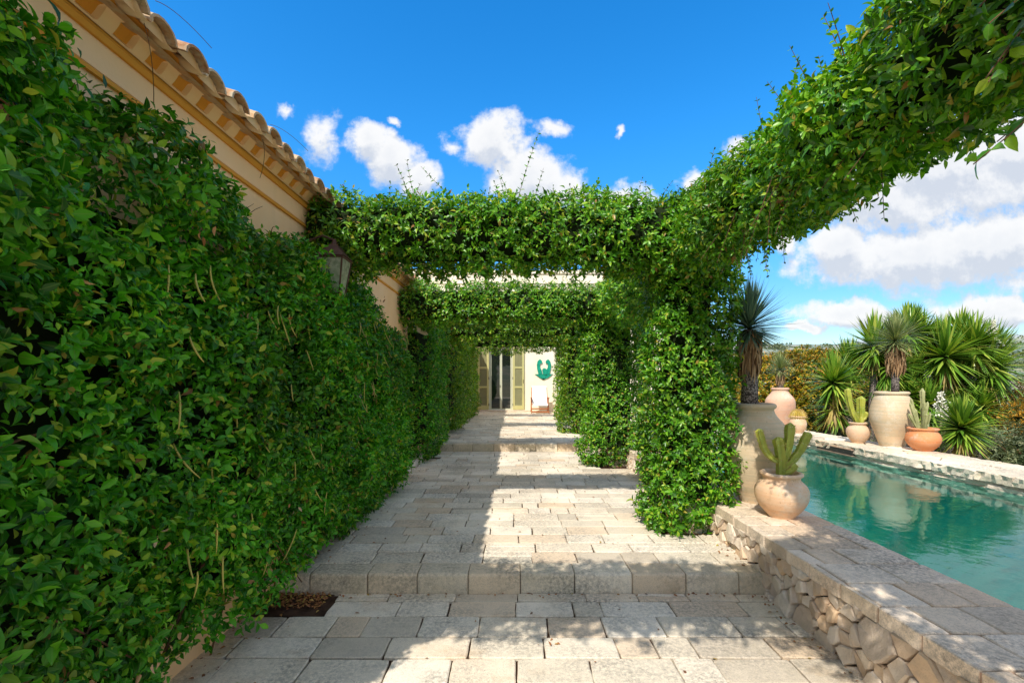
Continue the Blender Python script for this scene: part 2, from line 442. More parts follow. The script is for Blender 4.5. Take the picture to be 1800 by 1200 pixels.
def shoot_leaves(paths, L=(.03, .05), step=.045, start=.15):
    """opposite leaf pairs along thin shoots"""
    P, T, N, ln = [], [], [], []
    for pts in paths:
        pts = [Vector(p) for p in pts]; seg = 0
        acc = 0; k = 0
        tot = sum((b - a).length for a, b in zip(pts, pts[1:]))
        for a, b in zip(pts, pts[1:]):
            d = (b - a); l = d.length; d.normalize(); s = 0
            while s < l:
                if (acc + s) / tot >= start:
                    side = d.cross(Vector((math.sin(k * 1.57), math.cos(k * 1.57), .3))).normalized()
                    for sg in (1, -1):
                        P.append(a + d * s); T.append(d * .7 + side * sg); N.append(d * .6 + Vector((0, 0, .7)) + Vector((random.gauss(0, .3), random.gauss(0, .3), 0)))
                        ln.append(random.uniform(*L) * (1.1 - .55 * (acc + s) / tot))
                    k += 1
                s += step * random.uniform(.8, 1.2)
            acc += l
    return np.array([p[:] for p in P]), np.array([p[:] for p in T]), np.array([p[:] for p in N]), np.array(ln)

def shoots_part(parent, paths, mat, L=(.03, .05), step=.045, rad=.003, start=.15, name='shoot'):
    for pts in paths:
        mb = MB(); mb.tube(pts, [rad * (1 - .6 * i / (len(pts) - 1)) for i in range(len(pts))], 5)
        st = mb.build(name, M['stem'], parent)
        P, T, N, ln = shoot_leaves([pts], L, step, start)
        lf = mesh_obj('leaves', leaf_mesh('leaves', P, T, N, ln, ln * .55, 'vhi'), mat, None, smooth=True)
        lf.parent = st

def arc(p, d, l, bend=(0, 0, 0), n=5):
    p = Vector(p); d = Vector(d).normalized(); b = Vector(bend)
    return [p + d * (l * i / n) + b * (i / n) ** 2 for i in range(n + 1)]

# ------------------------------------------------------------------ setting: ground levels
L1, L2, L3 = 0.0, .144, .30
WX = -1.86         # face of the villa wall
DX = 1.88          # face of the dry stone wall
STEP1, STEP2, FACADE = 3.395, 9.1, 18.2

def slab_field(name, x0, x1, y0, y1, z, row=.222, wl=(.33, .50), gap=.0078, th=.03, holes=(), mat=None, nose=None):
    mb = MB(); y = y0; r = 0
    while y < y1 - .05:
        d = row * random.uniform(.9, 1.1); ye = min(y + d, y1)
        if y1 - ye < .1: ye = y1
        x = x0 - random.uniform(0, .3)
        while x < x1:
            w = random.uniform(*wl)
            if random.random() < .12: w *= .55
            xe = min(x + w, x1)
            if x1 - xe < .1: xe = x1
            xs = max(x, x0)
            cx, cy = (xs + xe) / 2, (y + ye) / 2
            if xe - xs > .03 and not any(a < cx < b and c < cy < e for a, b, c, e in holes):
                parts = [(xs, xe, y, ye)]
                if random.random() < .07 and xe - xs > .3: parts = [(xs, xe, y, y + (ye - y) * .6), (xs, xe, y + (ye - y) * .6, ye)]
                for (a, b, c, e) in parts:
                    g = gap * random.uniform(.25, .8); j = lambda: random.uniform(-.004, .004)
                    zz = z + random.uniform(-.0025, .0025); tx, ty = random.uniform(-.006, .006), random.uniform(-.008, .008)
                    def corner(px, py, dz=0):
                        return (px, py, zz + (px - cx) * tx + (py - cy) * ty + dz)
                    q = [(a + g + j(), c + g + j()), (b - g + j(), c + g + j()), (b - g + j(), e - g + j()), (a + g + j(), e - g + j())]
                    # subdivided, slightly chipped outline
                    ol = []
                    for i in range(4):
                        p, q2 = q[i], q[(i + 1) % 4]
                        for t in (0, .12, .37, .63, .88):
                            o = 0 if t == 0 else random.gauss(0, .0013)
                            ol.append((p[0] + (q2[0] - p[0]) * t + o, p[1] + (q2[1] - p[1]) * t + o))
                    # round the corners
                    n = len(ol); mx, my = (a + b) / 2, (c + e) / 2
                    for i in range(0, n, 5):
                        ol[i] = (ol[i][0] + (mx - ol[i][0]) * .02, ol[i][1] + (my - ol[i][1]) * .04)
                    ins = [(px + .007 * (1 if px < mx else -1) * (abs(px - mx) > (b - a) * .42), py + .007 * (1 if py < my else -1) * (abs(py - my) > (e - c) * .4)) for px, py in ol]
                    v = [corner(px, py, -th) for px, py in ol] + [corner(px, py, -.005) for px, py in ol] + [corner(px, py) for px, py in ins]
                    f = [(i, (i + 1) % n, n + (i + 1) % n, n + i) for i in range(n)] + [(n + i, n + (i + 1) % n, 2*n + (i + 1) % n, 2*n + i) for i in range(n)] + [tuple(range(2*n, 3*n))]
                    mb.add(v, f)
            x = xe
        y = ye; r += 1
    return mb.build(name, mat or M['pave'])

SOIL1 = (-1.9, -1.36, 3.17, 3.4)
# soil openings at the foot of the pillars
def pave_level(name, y0, y1, z, holes, x0=WX, x1=DX):
    o = slab_field(name, x0, x1, y0, y1, z, holes=holes); tag(o, kind='structure')
    b = MB(); b.add([(x0 - .2, y0, z - .02), (x1 + .1, y0, z - .02), (x1 + .1, y1, z - .02), (x0 - .2, y1, z - .02)], [(0, 1, 2, 3)])
    tag(b.build('ground_bed', M['soil']), kind='structure')
pave_level('path', -2.5, STEP1, L1, [SOIL1])
PILLARS = [(1.75, .4, L1), (1.67, 4.45, L2), (1.70, 7.7, L2), (1.64, 11.1, L3), (1.74, 14.4, L3)]
H2 = [(1.44, 1.9, 4.20, 4.9), (1.44, 1.9, 7.45, 8.2), (-1.9, -1.55, 8.2, 9.1)]
pave_level('path', STEP1 + .2, STEP2, L2, H2)
pave_level('path', STEP2 + .2, FACADE, L3, [(1.35, 1.9, 10.75, 11.6), (1.4, 1.9, 14.1, 14.9)], x0=WX - .12)

def step_row(y, z0, z1):
    mb = MB(); x = WX + random.uniform(-.2, 0); n = 8
    while x < DX:
        w = random.uniform(.37, .43); xe = min(x + w, DX)
        if xe - x < .03: break
        j = random.uniform(-.006, .006); g = .003; r = .024
        prof = [(y + j, z0 - .02), (y + j + random.uniform(-.003, .003), z0 + .03), (y + j, z1 - r)]
        for k in range(1, 5):
            a = k / 4 * math.pi / 2; prof.append((y + j + r * (1 - math.cos(a)), z1 - r + r * math.sin(a)))
        prof.append((y + .2, z1 + random.uniform(-.003, .003)))
        xs = [x + g, x + g + .008, (x + xe) / 2, xe - g - .008, xe - g]
        v = []; m = len(prof)
        for i, xx in enumerate(xs):
            ins = .006 if i in (0, 4) else 0
            for (py, pz) in prof: v.append((xx, py + ins, pz - ins * .6 + random.gauss(0, .001)))
        f = [(i*m + k, (i+1)*m + k, (i+1)*m + k + 1, i*m + k + 1) for i in range(4) for k in range(m - 1)]
        v += [(xs[0], y + .2, z0 - .02), (xs[4], y + .2, z0 - .02)]; e = len(v) - 2
        f += [tuple(range(m - 1, -1, -1)) + (e,), tuple(4*m + k for k in range(m)) + (e + 1,)]
        mb.add(v, f); x = xe
    o = mb.build('step', M['step'], smooth=False); tag(o, kind='structure')
    b = MB(); b.box((WX - .1, y + .03, z0 - .05), (DX, y + .21, z1 - .03)); tag(b.build('ground_bed', M['gap']), kind='structure')
step_row(STEP1, L1, L2); step_row(STEP2, L2, L3)

# ------------------------------------------------------------------ flat polygon cells
def clip(poly, nx, ny, d):
    out = []
    for i in range(len(poly)):
        a, b = poly[i], poly[(i + 1) % len(poly)]
        da, db = a[0]*nx + a[1]*ny - d, b[0]*nx + b[1]*ny - d
        if da <= 0: out.append(a)
        if da * db < 0:
            t = da / (da - db); out.append((a[0] + (b[0]-a[0])*t, a[1] + (b[1]-a[1])*t))
    return out
def voronoi(sites, rect, wts=None):
    cells = []
    for i, s in enumerate(sites):
        p = [(rect[0], rect[2]), (rect[1], rect[2]), (rect[1], rect[3]), (rect[0], rect[3])]
        for j, q in enumerate(sites):
            if j == i: continue
            nx, ny = q[0]-s[0], q[1]-s[1]; dd = nx*nx + ny*ny
            if dd > 4: continue
            w = 0 if wts is None else (wts[i]**2 - wts[j]**2)
            p = clip(p, nx, ny, (q[0]**2 + q[1]**2 - s[0]**2 - s[1]**2 + w) / 2)
            if len(p) < 3: break
        if len(p) >= 3: cells.append(p)
    return cells
def area(p): return abs(sum(p[i][0]*p[(i+1) % len(p)][1] - p[(i+1) % len(p)][0]*p[i][1] for i in range(len(p)))) / 2
def densify(p, step):
    out = []
    for i in range(len(p)):
        a, b = p[i], p[(i+1) % len(p)]; l = math.hypot(b[0]-a[0], b[1]-a[1]); k = max(1, int(l / step))
        for t in range(k): out.append((a[0] + (b[0]-a[0])*t/k, a[1] + (b[1]-a[1])*t/k))
    return out

# dry stone wall of the pool side: things
CT = 1.6 - 1.165   # coping top
wall = thing('dry_stone_wall', 'low dry stone retaining wall with flat stone coping between the path and the pool', 'stone wall', (DX, 4, 0))
def stone_face(y0, y1, z0, z1, x):
    sites, w = [], []
    tries = 0
    while tries < 5000:
        tries += 1
        y = random.uniform(y0, y1); z = random.uniform(z0, z1)
        big = random.random() < .5 and z < z1 - .08
        r = random.uniform(.075, .125) if big else random.uniform(.03, .055)
        if all(((y - a) / 1.15)**2 + (z - b)**2 > ((r + c) * .78)**2 for (a, b), c in zip(sites, w)):
            sites.append((y, z)); w.append(r)
    cells = voronoi(sites, (y0, y1, z0, z1), w)
    mb = MB()
    for p in cells:
        if area(p) < .0008: continue
        p = [(a + random.gauss(0, .004), b_ + random.gauss(0, .004)) for a, b_ in densify(p, .075)]; n = len(p); cy = sum(a for a, _ in p)/n; cz = sum(b for _, b in p)/n
        sz = math.sqrt(area(p)); bul = random.uniform(.012, .05)
        ty, tz = random.uniform(-.26, .26), random.uniform(-.32, .16); k = min(.007, sz * .05)
        def ring(sh, dx, jit):
            o = []
            for (a, b) in p:
                d = math.hypot(a - cy, b - cz) + 1e-6; s = max(.2, 1 - (k + sh) / d)
                yy, zz = cy + (a - cy)*s, cz + (b - cz)*s
                o.append((x - dx - (ty*(yy - cy) + tz*(zz - cz)) * (dx > 0) + random.gauss(0, jit), yy + random.gauss(0, jit), zz + random.gauss(0, jit)))
            return o
        v = ring(0, -.05, 0) + ring(.001, max(.004, bul - .010), .0025) + ring(.006 + sz * .03, bul, .0015)
        c = (x - bul - random.uniform(-.004, .006), cy + random.gauss(0, sz * .12), cz + random.gauss(0, sz * .12))
        f = []
        for q in range(2): f += [(q*n + i, (q+1)*n + i, (q+1)*n + (i+1) % n, q*n + (i+1) % n) for i in range(n)]
        f += [(2*n + i, 3*n, 2*n + (i+1) % n) for i in range(n)]
        mb.add(v + [c], f)
    return mb
mbs = stone_face(.3, 9.3, -.03, CT - .075, DX)
mbs.build('stonework', M['drystone'], wall)
b = MB(); b.box((DX + .02, -2.5, -.4), (2.54, 9.3, CT - .09)); b.build('wall_core', M['gap'], wall)

def crazy_top(y0, y1, xa0, xa1, xb0, xb1, ztop, th, cell, jit=.3, gap=.006, rough=.004, edge=.012):
    """flagstones over a strip whose x limits run from (xa0, xb0) at y0 to (xa1, xb1) at y1"""
    sites = []; W = (xb0 - xa0 + xb1 - xa1) / 2
    nx = max(1, round(W / cell)); ny = max(1, round((y1 - y0) / cell))
    for iy in range(ny):
        for ix in range(nx):
            sites.append(((ix + .5 + random.uniform(-jit, jit)) * W / nx, y0 + (iy + .5 + (ix % 2) * .35 + random.uniform(-jit, jit)) * (y1 - y0) / ny))
    mb = MB()
    for p in voronoi(sites, (0, W, y0, y1)):
        p = densify(p, .05); n = len(p); cx = sum(a for a, _ in p)/n; cy = sum(b for _, b in p)/n
        dz = random.uniform(-.004, .004); tx, ty = random.uniform(-.01, .01), random.uniform(-.01, .01)
        def pos(a, b, z):
            t = (b - y0) / (y1 - y0); lo = xa0 + (xa1 - xa0)*t; hi = xb0 + (xb1 - xb0)*t
            onedge = a < .02 or a > W - .02
            x = lo + (hi - lo) * a / W + (random.gauss(0, edge * .35) if onedge else 0)
            return (x, b + random.gauss(0, .002), z + dz + (a - cx)*tx + (b - cy)*ty + random.gauss(0, rough * .3))
        def ring(k, z):
            o = []
            for a, b2 in p:
                d = math.hypot(a - cx, b2 - cy) + 1e-6; s = max(.3, 1 - k / d)
                o.append(pos(cx + (a - cx)*s, cy + (b2 - cy)*s, z) if k > gap * 1.1 else pos(a if (a < .001 or a > W - .001) else cx + (a - cx)*s, b2 if False else cy + (b2 - cy)*s, z))
            return o
        v = ring(gap, ztop - th) + ring(gap * .9, ztop - .5 * th) + ring(gap, ztop - .007) + ring(gap + .006, ztop) + [pos(cx, cy, ztop)]
        f = []
        for q in range(3): f += [(q*n + i, q*n + (i+1) % n, (q+1)*n + (i+1) % n, (q+1)*n + i) for i in range(n)]
        f += [(3*n + i, 3*n + (i+1) % n, 4*n) for i in range(n)]
        mb.add(v, f)
    return mb
cp = slab_field('coping', 1.85, 2.57, .3, 9.3, CT, row=.25, wl=(.20, .40), gap=.006, th=.085, mat=M['coping'])
cp.parent = wall; cp.matrix_parent_inverse = Matrix.Translation(-Vector(wall.location))
b = MB(); b.box((1.865, .3, CT - .08), (2.55, 9.3, CT - .012)); b.build('coping_bed', M['mortar'], wall)

# ------------------------------------------------------------------ pool
WZ = 1.6 - 1.225
def far_in(y): return 5.29 - .045 * (y - 4.73)
b = MB(); b.add([(2.53, -2.5, WZ), (far_in(-2.5) + .05, -2.5, WZ), (far_in(9.3) + .05, 9.3, WZ), (2.53, 9.3, WZ)], [(0, 1, 2, 3)])
tag(b.build('water', M['water']), kind='structure')
b = MB(); BZ0 = -1.0; f0, f1 = far_in(-2.5) + .04, far_in(9.2) + .04
b.add([(2.54, -2.5, BZ0), (f0, -2.5, BZ0), (f1, 9.2, BZ0), (2.54, 9.2, BZ0), (2.54, -2.5, WZ - .004), (f0, -2.5, WZ - .004), (f1, 9.2, WZ - .004), (2.54, 9.2, WZ - .004)], [(0, 1, 2, 3), (0, 4, 5, 1), (1, 5, 6, 2), (2, 6, 7, 3), (3, 7, 4, 0)])
tag(b.build('pool_basin', M['basin']), kind='structure')
CF = 1.6 - 1.047
cop = thing('pool_coping', 'pale stone pool edge with rough hewn face on the far side of the water', 'pool edge', (5.7, 5, 0))
crazy_top(-1, 9.75, far_in(-1) - .02, far_in(9.75) - .02, far_in(-1) + 1.0, far_in(9.75) + .75, CF, .10, .5, edge=.03, rough=.012).build('coping_slab', M['coping_far'], cop)
rb = MB()
ny, nz = 260, 7
vv = []
for i in range(ny + 1):
    y = -1 + 10.75 * i / ny
    for k in range(nz + 1):
        z = CF - .085 - (CF - .085 - WZ + .1) * k / nz
        vv.append((far_in(y) + .015 + .028 * float(fbm(np.array([y * 5, k * 1.1, 2.0]), 3)), y, z))
rb.add(vv, [(i*(nz+1) + k, i*(nz+1) + k + 1, (i+1)*(nz+1) + k + 1, (i+1)*(nz+1) + k) for i in range(ny) for k in range(nz)])
rb.build('hewn_face', M['drystone'], cop)
b = MB(); b.add([(far_in(-1) + .05, -1, -1.2), (far_in(-1) + .9, -1, -1.2), (far_in(9.75) + .7, 9.75, -1.2), (far_in(9.75) + .05, 9.75, -1.2),
                 (far_in(-1) + .05, -1, CF - .09), (far_in(-1) + .9, -1, CF - .09), (far_in(9.75) + .7, 9.75, CF - .09), (far_in(9.75) + .05, 9.75, CF - .09)],
                [(0,3,2,1),(4,5,6,7),(0,1,5,4),(1,2,6,5),(2,3,7,6),(3,0,4,7)])
b.build('coping_core', M['mortar'], cop)
b = MB()
yy0, yy1 = 6.95, 7.75
for (a, c) in ((WZ + .035, WZ + .045), (WZ + .125, WZ + .135)): b.box((far_in(7.3) - .035, yy0, a), (far_in(7.3) + .05, yy1, c), 0)
b.box((far_in(7.3) - .03, yy0, WZ + .045), (far_in(7.3) + .05, yy1, WZ + .125), 1)
b.build('skimmer_slot', [M['mortar'], M['metal_dark']], cop)
# end wall of the pool
ew = crazy_top(9.05, 9.75, 2.57, 2.57, far_in(9.4) - .03, far_in(9.4) - .03, CF - .006, .10, .4)
ew.build('end_slab', M['coping_far'], cop)
b = MB(); b.box((2.58, 9.1, -.4), (far_in(9.4) - .03, 9.7, CF - .1)); b.build('end_core', M['drystone'], cop)

# ------------------------------------------------------------------ terrain
def terr(x, y):
    r = np.hypot(x, y); az = np.degrees(np.arctan2(x, y))
    near = np.clip(1 - (r - 8) / 6, 0, 1)
    p = np.stack([x * .004, y * .004, 0 * x], -1)
    z = -.55 - np.clip((r - 10) / 120, 0, 1) ** 1.2 * 13 - np.clip((r - 130) / 500, 0, 1) * 8
    ridge = np.clip((r - 420) / 2300, 0, 1); ridge = ridge * ridge * (3 - 2 * ridge)
    hgt = 190 + 26 * fbm(np.stack([az * .16, 0 * az, 0 * az + 3], -1), 3) - np.clip(az - 36, 0, 20) * 3.2
    z = z + ridge * hgt + np.clip((r - 150) / 400, 0, 1) * fbm(p, 4) * 14
    z = z - near * 1.1 * ((x > 2) & (x < 5.6))
    z = z + np.clip((r - 8) / 20, 0, 1) * fbm(np.stack([x * .11, y * .11, 0 * x + 5], -1), 3) * .8
    return z
rr = np.concatenate([[0], 4 * 1.045 ** np.arange(0, 162)]); aa = np.radians(np.arange(0, 360, 1.5))
Rg, Ag = np.meshgrid(rr, aa, indexing='ij'); X = Rg * np.sin(Ag); Y = Rg * np.cos(Ag); Z = terr(X, Y)
na = len(aa); idx = np.arange(len(rr) * na).reshape(len(rr), na)
Q = np.stack([idx[:-1], np.roll(idx, -1, 1)[:-1], np.roll(idx, -1, 1)[1:], idx[1:]], -1).reshape(-1, 4)
me = np_mesh('terrain', np.stack([X, Y, Z], -1).reshape(-1, 3), Q[:, ::-1])
tag(mesh_obj('terrain', me, M['hills'], smooth=True), kind='structure')
def tz(x, y): return float(terr(np.array([x]), np.array([y]))[0])

# scrub dotted over the far hillsides
n = 5200
rad = 40 * (3200 / 40) ** RNG.random(n); az = np.radians(RNG.uniform(22, 62, n))
px, py = rad * np.sin(az), rad * np.cos(az); ok = fbm(np.stack([px * .012, py * .012, 0 * px], -1), 2) > -.15
px, py, rad = px[ok], py[ok], rad[ok]; pz = terr(px, py)
hh = np.clip(rad * .0065, .5, 9) * RNG.uniform(.5, 1.5, len(px))
P, T, N, Ln = [], [], [], []
for k in range(26):
    dv = RNG.normal(size=(len(px), 3)) * np.array([.55, .55, .32]); dv[:, 2] = np.abs(dv[:, 2])
    P.append(np.stack([px, py, pz], 1) + dv * hh[:, None]); T.append(RNG.normal(size=(len(px), 3))); N.append(RNG.normal(size=(len(px), 3)) + [0, 0, .6]); Ln.append(hh * .75)
P, T, N, Ln = map(np.concatenate, (P, T, N, Ln))
o = mesh_obj('scrub', leaf_mesh('scrub', P, T, N, Ln, Ln * .8, 'lo'), M['grey_bush'])
tag(o, 'low grey green scrub scattered over the distant hillside', 'scrub', kind='stuff')

# ------------------------------------------------------------------ villa along the path
villa = thing('villa', 'long peach villa wall with ochre scalloped cornice and clay tile eaves', 'building', (WX, 6, 0))
Y0, Y1 = .42, FACADE - .02
ZS, ZO = 2.955, 3.105        # string course, lower ochre band
b = MB()
b.add([(WX, Y0, -.1), (WX, Y1, -.1), (WX, Y1, ZO), (WX, Y0, ZO), (WX - .4, Y0, -.1), (WX - .4, Y1, -.1), (WX - .4, Y1, 3.25), (WX - .4, Y0, 3.25)],
      [(0, 3, 2, 1), (4, 5, 6, 7), (0, 4, 7, 3), (1, 2, 6, 5)])
b.build('wall', M['peach'], villa)
b = MB(); b.box((WX, Y0, -.05), (WX + .03, STEP1 + 5, .42)); b.box((WX, STEP1 + 5, 0), (WX + .03, Y1, .62)); b.build('plinth', M['peach'], villa)
def molding(prof, mat, nm):
    m = MB(); n = len(prof)
    v = [(x, Y0, z) for x, z in prof] + [(x, Y1, z) for x, z in prof]
    m.add(v, [(i, i + 1, n + i + 1, n + i) for i in range(n - 1)]); return m.build(nm, mat, villa)
molding([(WX, ZS - .02), (WX + .018, ZS - .02), (WX + .018, ZS), (WX + .012, ZS + .005), (WX, ZS + .006)], M['ochre'], 'string_course')
# fascia between string course and band stands a little proud
molding([(WX, ZS + .006), (WX + .010, ZS + .012), (WX + .010, ZO - .004)], M['peach'], 'fascia')
molding([(WX, ZO - .005), (WX + .025, ZO - .005), (WX + .035, ZO + .02), (WX + .02, ZO + .035), (WX + .02, ZO + .05)], M['ochre'], 'ochre_band')
def scallop_row(y0, y1, pitch, xa, za, xb, zb, depth, nm):
    """slanting soffit with a rounded niche in every pitch, like tile ends bedded in mortar"""
    m = MB(); y = y0; NA, NC = 12, 14
    ang = math.atan2(zb - za, xb - xa); nx, nz = -math.sin(ang), math.cos(ang)
    while y < y1:
        g = []; dd = []
        for i in range(NA + 1):
            t = i / NA
            for k in range(NC + 1):
                u = (k / NC - .5) * 2
                wv = .56 if t < .55 else .56 * math.sqrt(max(0, 1 - ((t - .55) / .38) ** 2))
                d = depth * math.sqrt(max(0, 1 - (u / wv) ** 2)) if (t > .10 and wv > .02 and abs(u) < wv) else 0
                # belly of the fillets between the niches
                z = -.006 * math.sin(t * math.pi)
                g.append((xa + (xb - xa)*t + nx*(d + z), y + pitch*(u*.5 + .5), za + (zb - za)*t + nz*(d + z))); dd.append(d)
        f0, f1 = [], []
        for i in range(NA):
            for k in range(NC):
                q = [i*(NC+1) + k, i*(NC+1) + k + 1, (i+1)*(NC+1) + k + 1, (i+1)*(NC+1) + k]
                (f1 if sum(dd[j] > depth * .12 for j in q) >= 3 else f0).append(tuple(q))
        n0 = len(m.v); m.v += g
        for fs, mi in ((f0, 0), (f1, 1)):
            for f in fs: m.f.append(tuple(j + n0 for j in f)); m.m.append(mi)
        y += pitch
    return m.build(nm, [M['peach'], M['ochre']], villa, smooth=False)
scallop_row(Y0, Y1, .178, WX + .03, ZO + .045, WX + .088, ZO + .130, .034, 'scallop_cornice')
molding([(WX + .07, ZO + .122), (WX + .112, ZO + .126), (WX + .122, ZO + .146), (WX + .10, ZO + .156)], M['ochre'], 'upper_band')
b = MB(); b.box((WX - .4, Y0, ZO + .152), (WX + .105, Y1, ZO + .18)); b.build('eave_bed', M['peach'], villa)
# clay tiles
def coppo(mb, y, x0, x1, z0, z1, r0, r1, up=1, n=8, th=.014, yoff=0):
    v = []
    for (x, z, r) in ((x0, z0, r0), (x1, z1, r1)):
        for k in range(n + 1):
            a = math.pi * k / n; v.append((x, y + math.cos(a) * r, z + up * math.sin(a) * r * .85))
        for k in range(n + 1):
            a = math.pi * k / n; v.append((x, y + math.cos(a) * (r - th), z + up * math.sin(a) * (r - th) * .85))
    m = n + 1; f = []
    for k in range(n):
        f += [(k, k+1, 2*m + k + 1, 2*m + k), (m + k + 1, m + k, 3*m + k, 3*m + k + 1), (k + 1, k, m + k, m + k + 1), (2*m + k, 2*m + k + 1, 3*m + k + 1, 3*m + k)]
    f += [(0, 2*m, 3*m, m), (n, m + n, 3*m + n, 2*m + n)]
    mb.add(v, f)
tb = MB(); pan = MB(); plug = MB(); y = Y0
EX = -1.615; ez = 3.15
while y < Y1 - .1:
    for c in range(4):
        xo = EX - c * .33 + random.uniform(-.018, .018); zo = ez + c * .33 * .33 + c * .006
        dy = random.uniform(-.008, .008)
        # pan under, cover over
        coppo(tb if c else pan, y + .0945 + dy, xo - .035 + random.uniform(-.01, .01), xo - .46, zo + .086, zo + .092 + .43 * .33, .05, .056, -1)
        coppo(tb, y + dy, xo, xo - .44, zo + .048 + random.uniform(-.006, .006), zo + .048 + .44 * .33, .088, .076, 1)
        if c == 0:   # mortar plug under the cover tile
            pv = [(xo - .05, y + dy + math.cos(math.pi*q/8)*.076, zo + .05 + math.sin(math.pi*q/8)*.062) for q in range(9)]
            plug.add(pv, [tuple(range(8, -1, -1))])
    y += .189
tb.build('roof_tiles', M['tile'], villa, smooth=False); plug.build('mortar_plug', M['soffit'], villa); pan.build('pan_tiles', M['soffit'], villa, smooth=True)
rf = MB(); rf.add([(EX - .1, Y0, ez + .05), (EX - .1, Y1, ez + .05), (-6, Y1, ez + .05 + 1.42), (-6, Y0, ez + .05 + 1.42)], [(0, 1, 2, 3)])
rf.build('roof', M['tile'], villa)
b = MB(); b.box((WX, 6.95, L2), (WX + .22, 8.3, L2 + .10)); 
kb = b.build('kerb_block', M['pave']); tag(kb, 'low pale stone kerb block against the villa wall between two hedges', 'kerb')

# ------------------------------------------------------------------ rear building with the door
rear = thing('rear_building', 'cream rendered building with flat parapet closing the end of the path', 'building', (2, FACADE, L3))
FX0, FX1, FZ = -4.5, 7.4, 5.93
DX0, DX1, DZ0, DZ1 = -1.03, -.085, L3 + .04, L3 + 2.58
b = MB()
for (x0, x1, z0, z1) in ((FX0, DX0, -.2, FZ), (DX1, FX1, -.2, FZ), (DX0, DX1, DZ1, FZ), (DX0, DX1, -.2, DZ0)):
    b.box((x0, FACADE, z0), (x1, FACADE + .35, z1))
b.box((FX1 - .35, FACADE + .35, -.2), (FX1, FACADE + 8, FZ))
b.build('wall', M['cream'], rear)
b = MB(); b.bevbox((FX0, FACADE - .05, FZ - .16), (FX1 + .05, FACADE + .4, FZ - .02), .015); b.bevbox((FX0, FACADE - .03, FZ - .55), (FX1 + .03, FACADE - .001, FZ - .50), .008)
b.bevbox((-3.46, FACADE - .012, FZ - .5), (-3.42, FACADE - .001, FZ - .17), .003)
b.build('parapet_moulding', M['cream'], rear)
b = MB(); b.box((-1.9, FACADE - .34, L3 - .02), (2.4, FACADE - .001, L3 + .045)); b.build('threshold', M['coping'], rear)
# door
def panel_frame(mb, x0, x1, z0, z1, y0, y1, w, mi=0):
    mb.bevbox((x0, y0, z0), (x0 + w, y1, z1), .005, mi); mb.bevbox((x1 - w, y0, z0), (x1, y1, z1), .005, mi)
    mb.bevbox((x0 + w, y0 + .002, z1 - w), (x1 - w, y1 - .002, z1), .004, mi); mb.bevbox((x0 + w, y0 + .002, z0), (x1 - w, y1 - .002, z0 + w), .004, mi)
b = MB(); b.bevbox((DX0, FACADE + .06, DZ0), (DX0 + .045, FACADE + .16, DZ1), .005); b.bevbox((DX1 - .045, FACADE + .06, DZ0), (DX1, FACADE + .16, DZ1), .005); b.bevbox((DX0 + .045, FACADE + .062, DZ1 - .05), (DX1 - .045, FACADE + .158, DZ1), .005)
b.build('door_frame', M['frame_white'], rear)
mid = (DX0 + DX1) / 2
for k, (x0, x1) in enumerate(((DX0 + .047, mid - .002), (mid + .002, DX1 - .047))):
    b = MB(); panel_frame(b, x0, x1, DZ0 + .01, DZ1 - .053, FACADE + .09, FACADE + .135, .045)
    d = b.build('glazed_door', M['frame_white'], rear)
    b = MB(); b.box((x0 + .04, FACADE + .108, DZ0 + .05), (x1 - .04, FACADE + .116, DZ1 - .1)); b.build('pane', M['glass'], d)
    if k == 0:
        b = MB(); b.tube([(x1 - .03, FACADE + .09, L3 + 1.02), (x1 - .03, FACADE + .04, L3 + 1.02), (x1 - .13, FACADE + .04, L3 + 1.02)], .012, 8); b.build('handle', M['metal_dark'], d)
for s, (x0, x1) in enumerate(((DX0 - .46, DX0 - .005), (DX1 + .005, DX1 + .46))):
    yb = FACADE - .075
    b = MB(); z0, z1 = L3 + .06, DZ1 + .04
    b.bevbox((x0, yb, z0), (x0 + .085, yb + .05, z1), .006); b.bevbox((x1 - .085, yb, z0), (x1, yb + .05, z1), .006)
    rails = [z0, z0 + .17, z0 + .86, z0 + .93, z0 + 1.64, z0 + 1.71, z1 - .09, z1]
    for i in range(0, 8, 2): b.bevbox((x0 + .085, yb + .002, rails[i]), (x1 - .085, yb + .048, rails[i + 1]), .004)
    sh = b.build('shutter', M['shutter'], rear)
    b = MB()
    for i in range(1, 7, 2):
        z = rails[i] + .01
        while z < rails[i + 1] - .02:
            b.add([(x0 + .085, yb + .012, z), (x1 - .085, yb + .012, z), (x1 - .085, yb + .042, z + .034), (x0 + .085, yb + .042, z + .034), (x0 + .085, yb + .018, z - .003), (x1 - .085, yb + .018, z - .003), (x1 - .085, yb + .048, z + .031), (x0 + .085, yb + .048, z + .031)],
                  [(0,1,2,3),(7,6,5,4),(0,4,5,1),(2,6,7,3)]); z += .036
    b.build('louvres', M['slat'], sh)
    hx = x1 if s == 0 else x0
    for z in (z0 + .15, z0 + 1.2, z1 - .2):
        b = MB(); b.box((hx - .012, yb - .006, z), (hx + .012, yb, z + .1)); b.build('hinge', M['metal_dark'], sh)
    if s:
        b = MB(); b.box((x1 - .05, yb - .012, z0 + 1.05), (x1 - .03, yb, z0 + 1.2)); b.build('latch', M['metal_dark'], sh)
fin = MB(); fin.lathe([(0, 0), (.14, 0), (.14, .05), (.06, .09), (.05, .16), (.13, .26), (.16, .36), (.1, .42), (.12, .46), (0, .47)], (-3.75, FACADE + .15, FZ - .02), 20)
tag(fin.build('urn_finial', M['pot_peach'], smooth=True), 'small clay urn standing on the cream parapet above the tiled eaves', 'urn')
b = MB(); b.tube([(-1.75, FACADE + .1, FZ - .02), (-1.75, FACADE + .1, FZ + .25), (-1.95, FACADE - .05, FZ + .38)], .012, 6); 
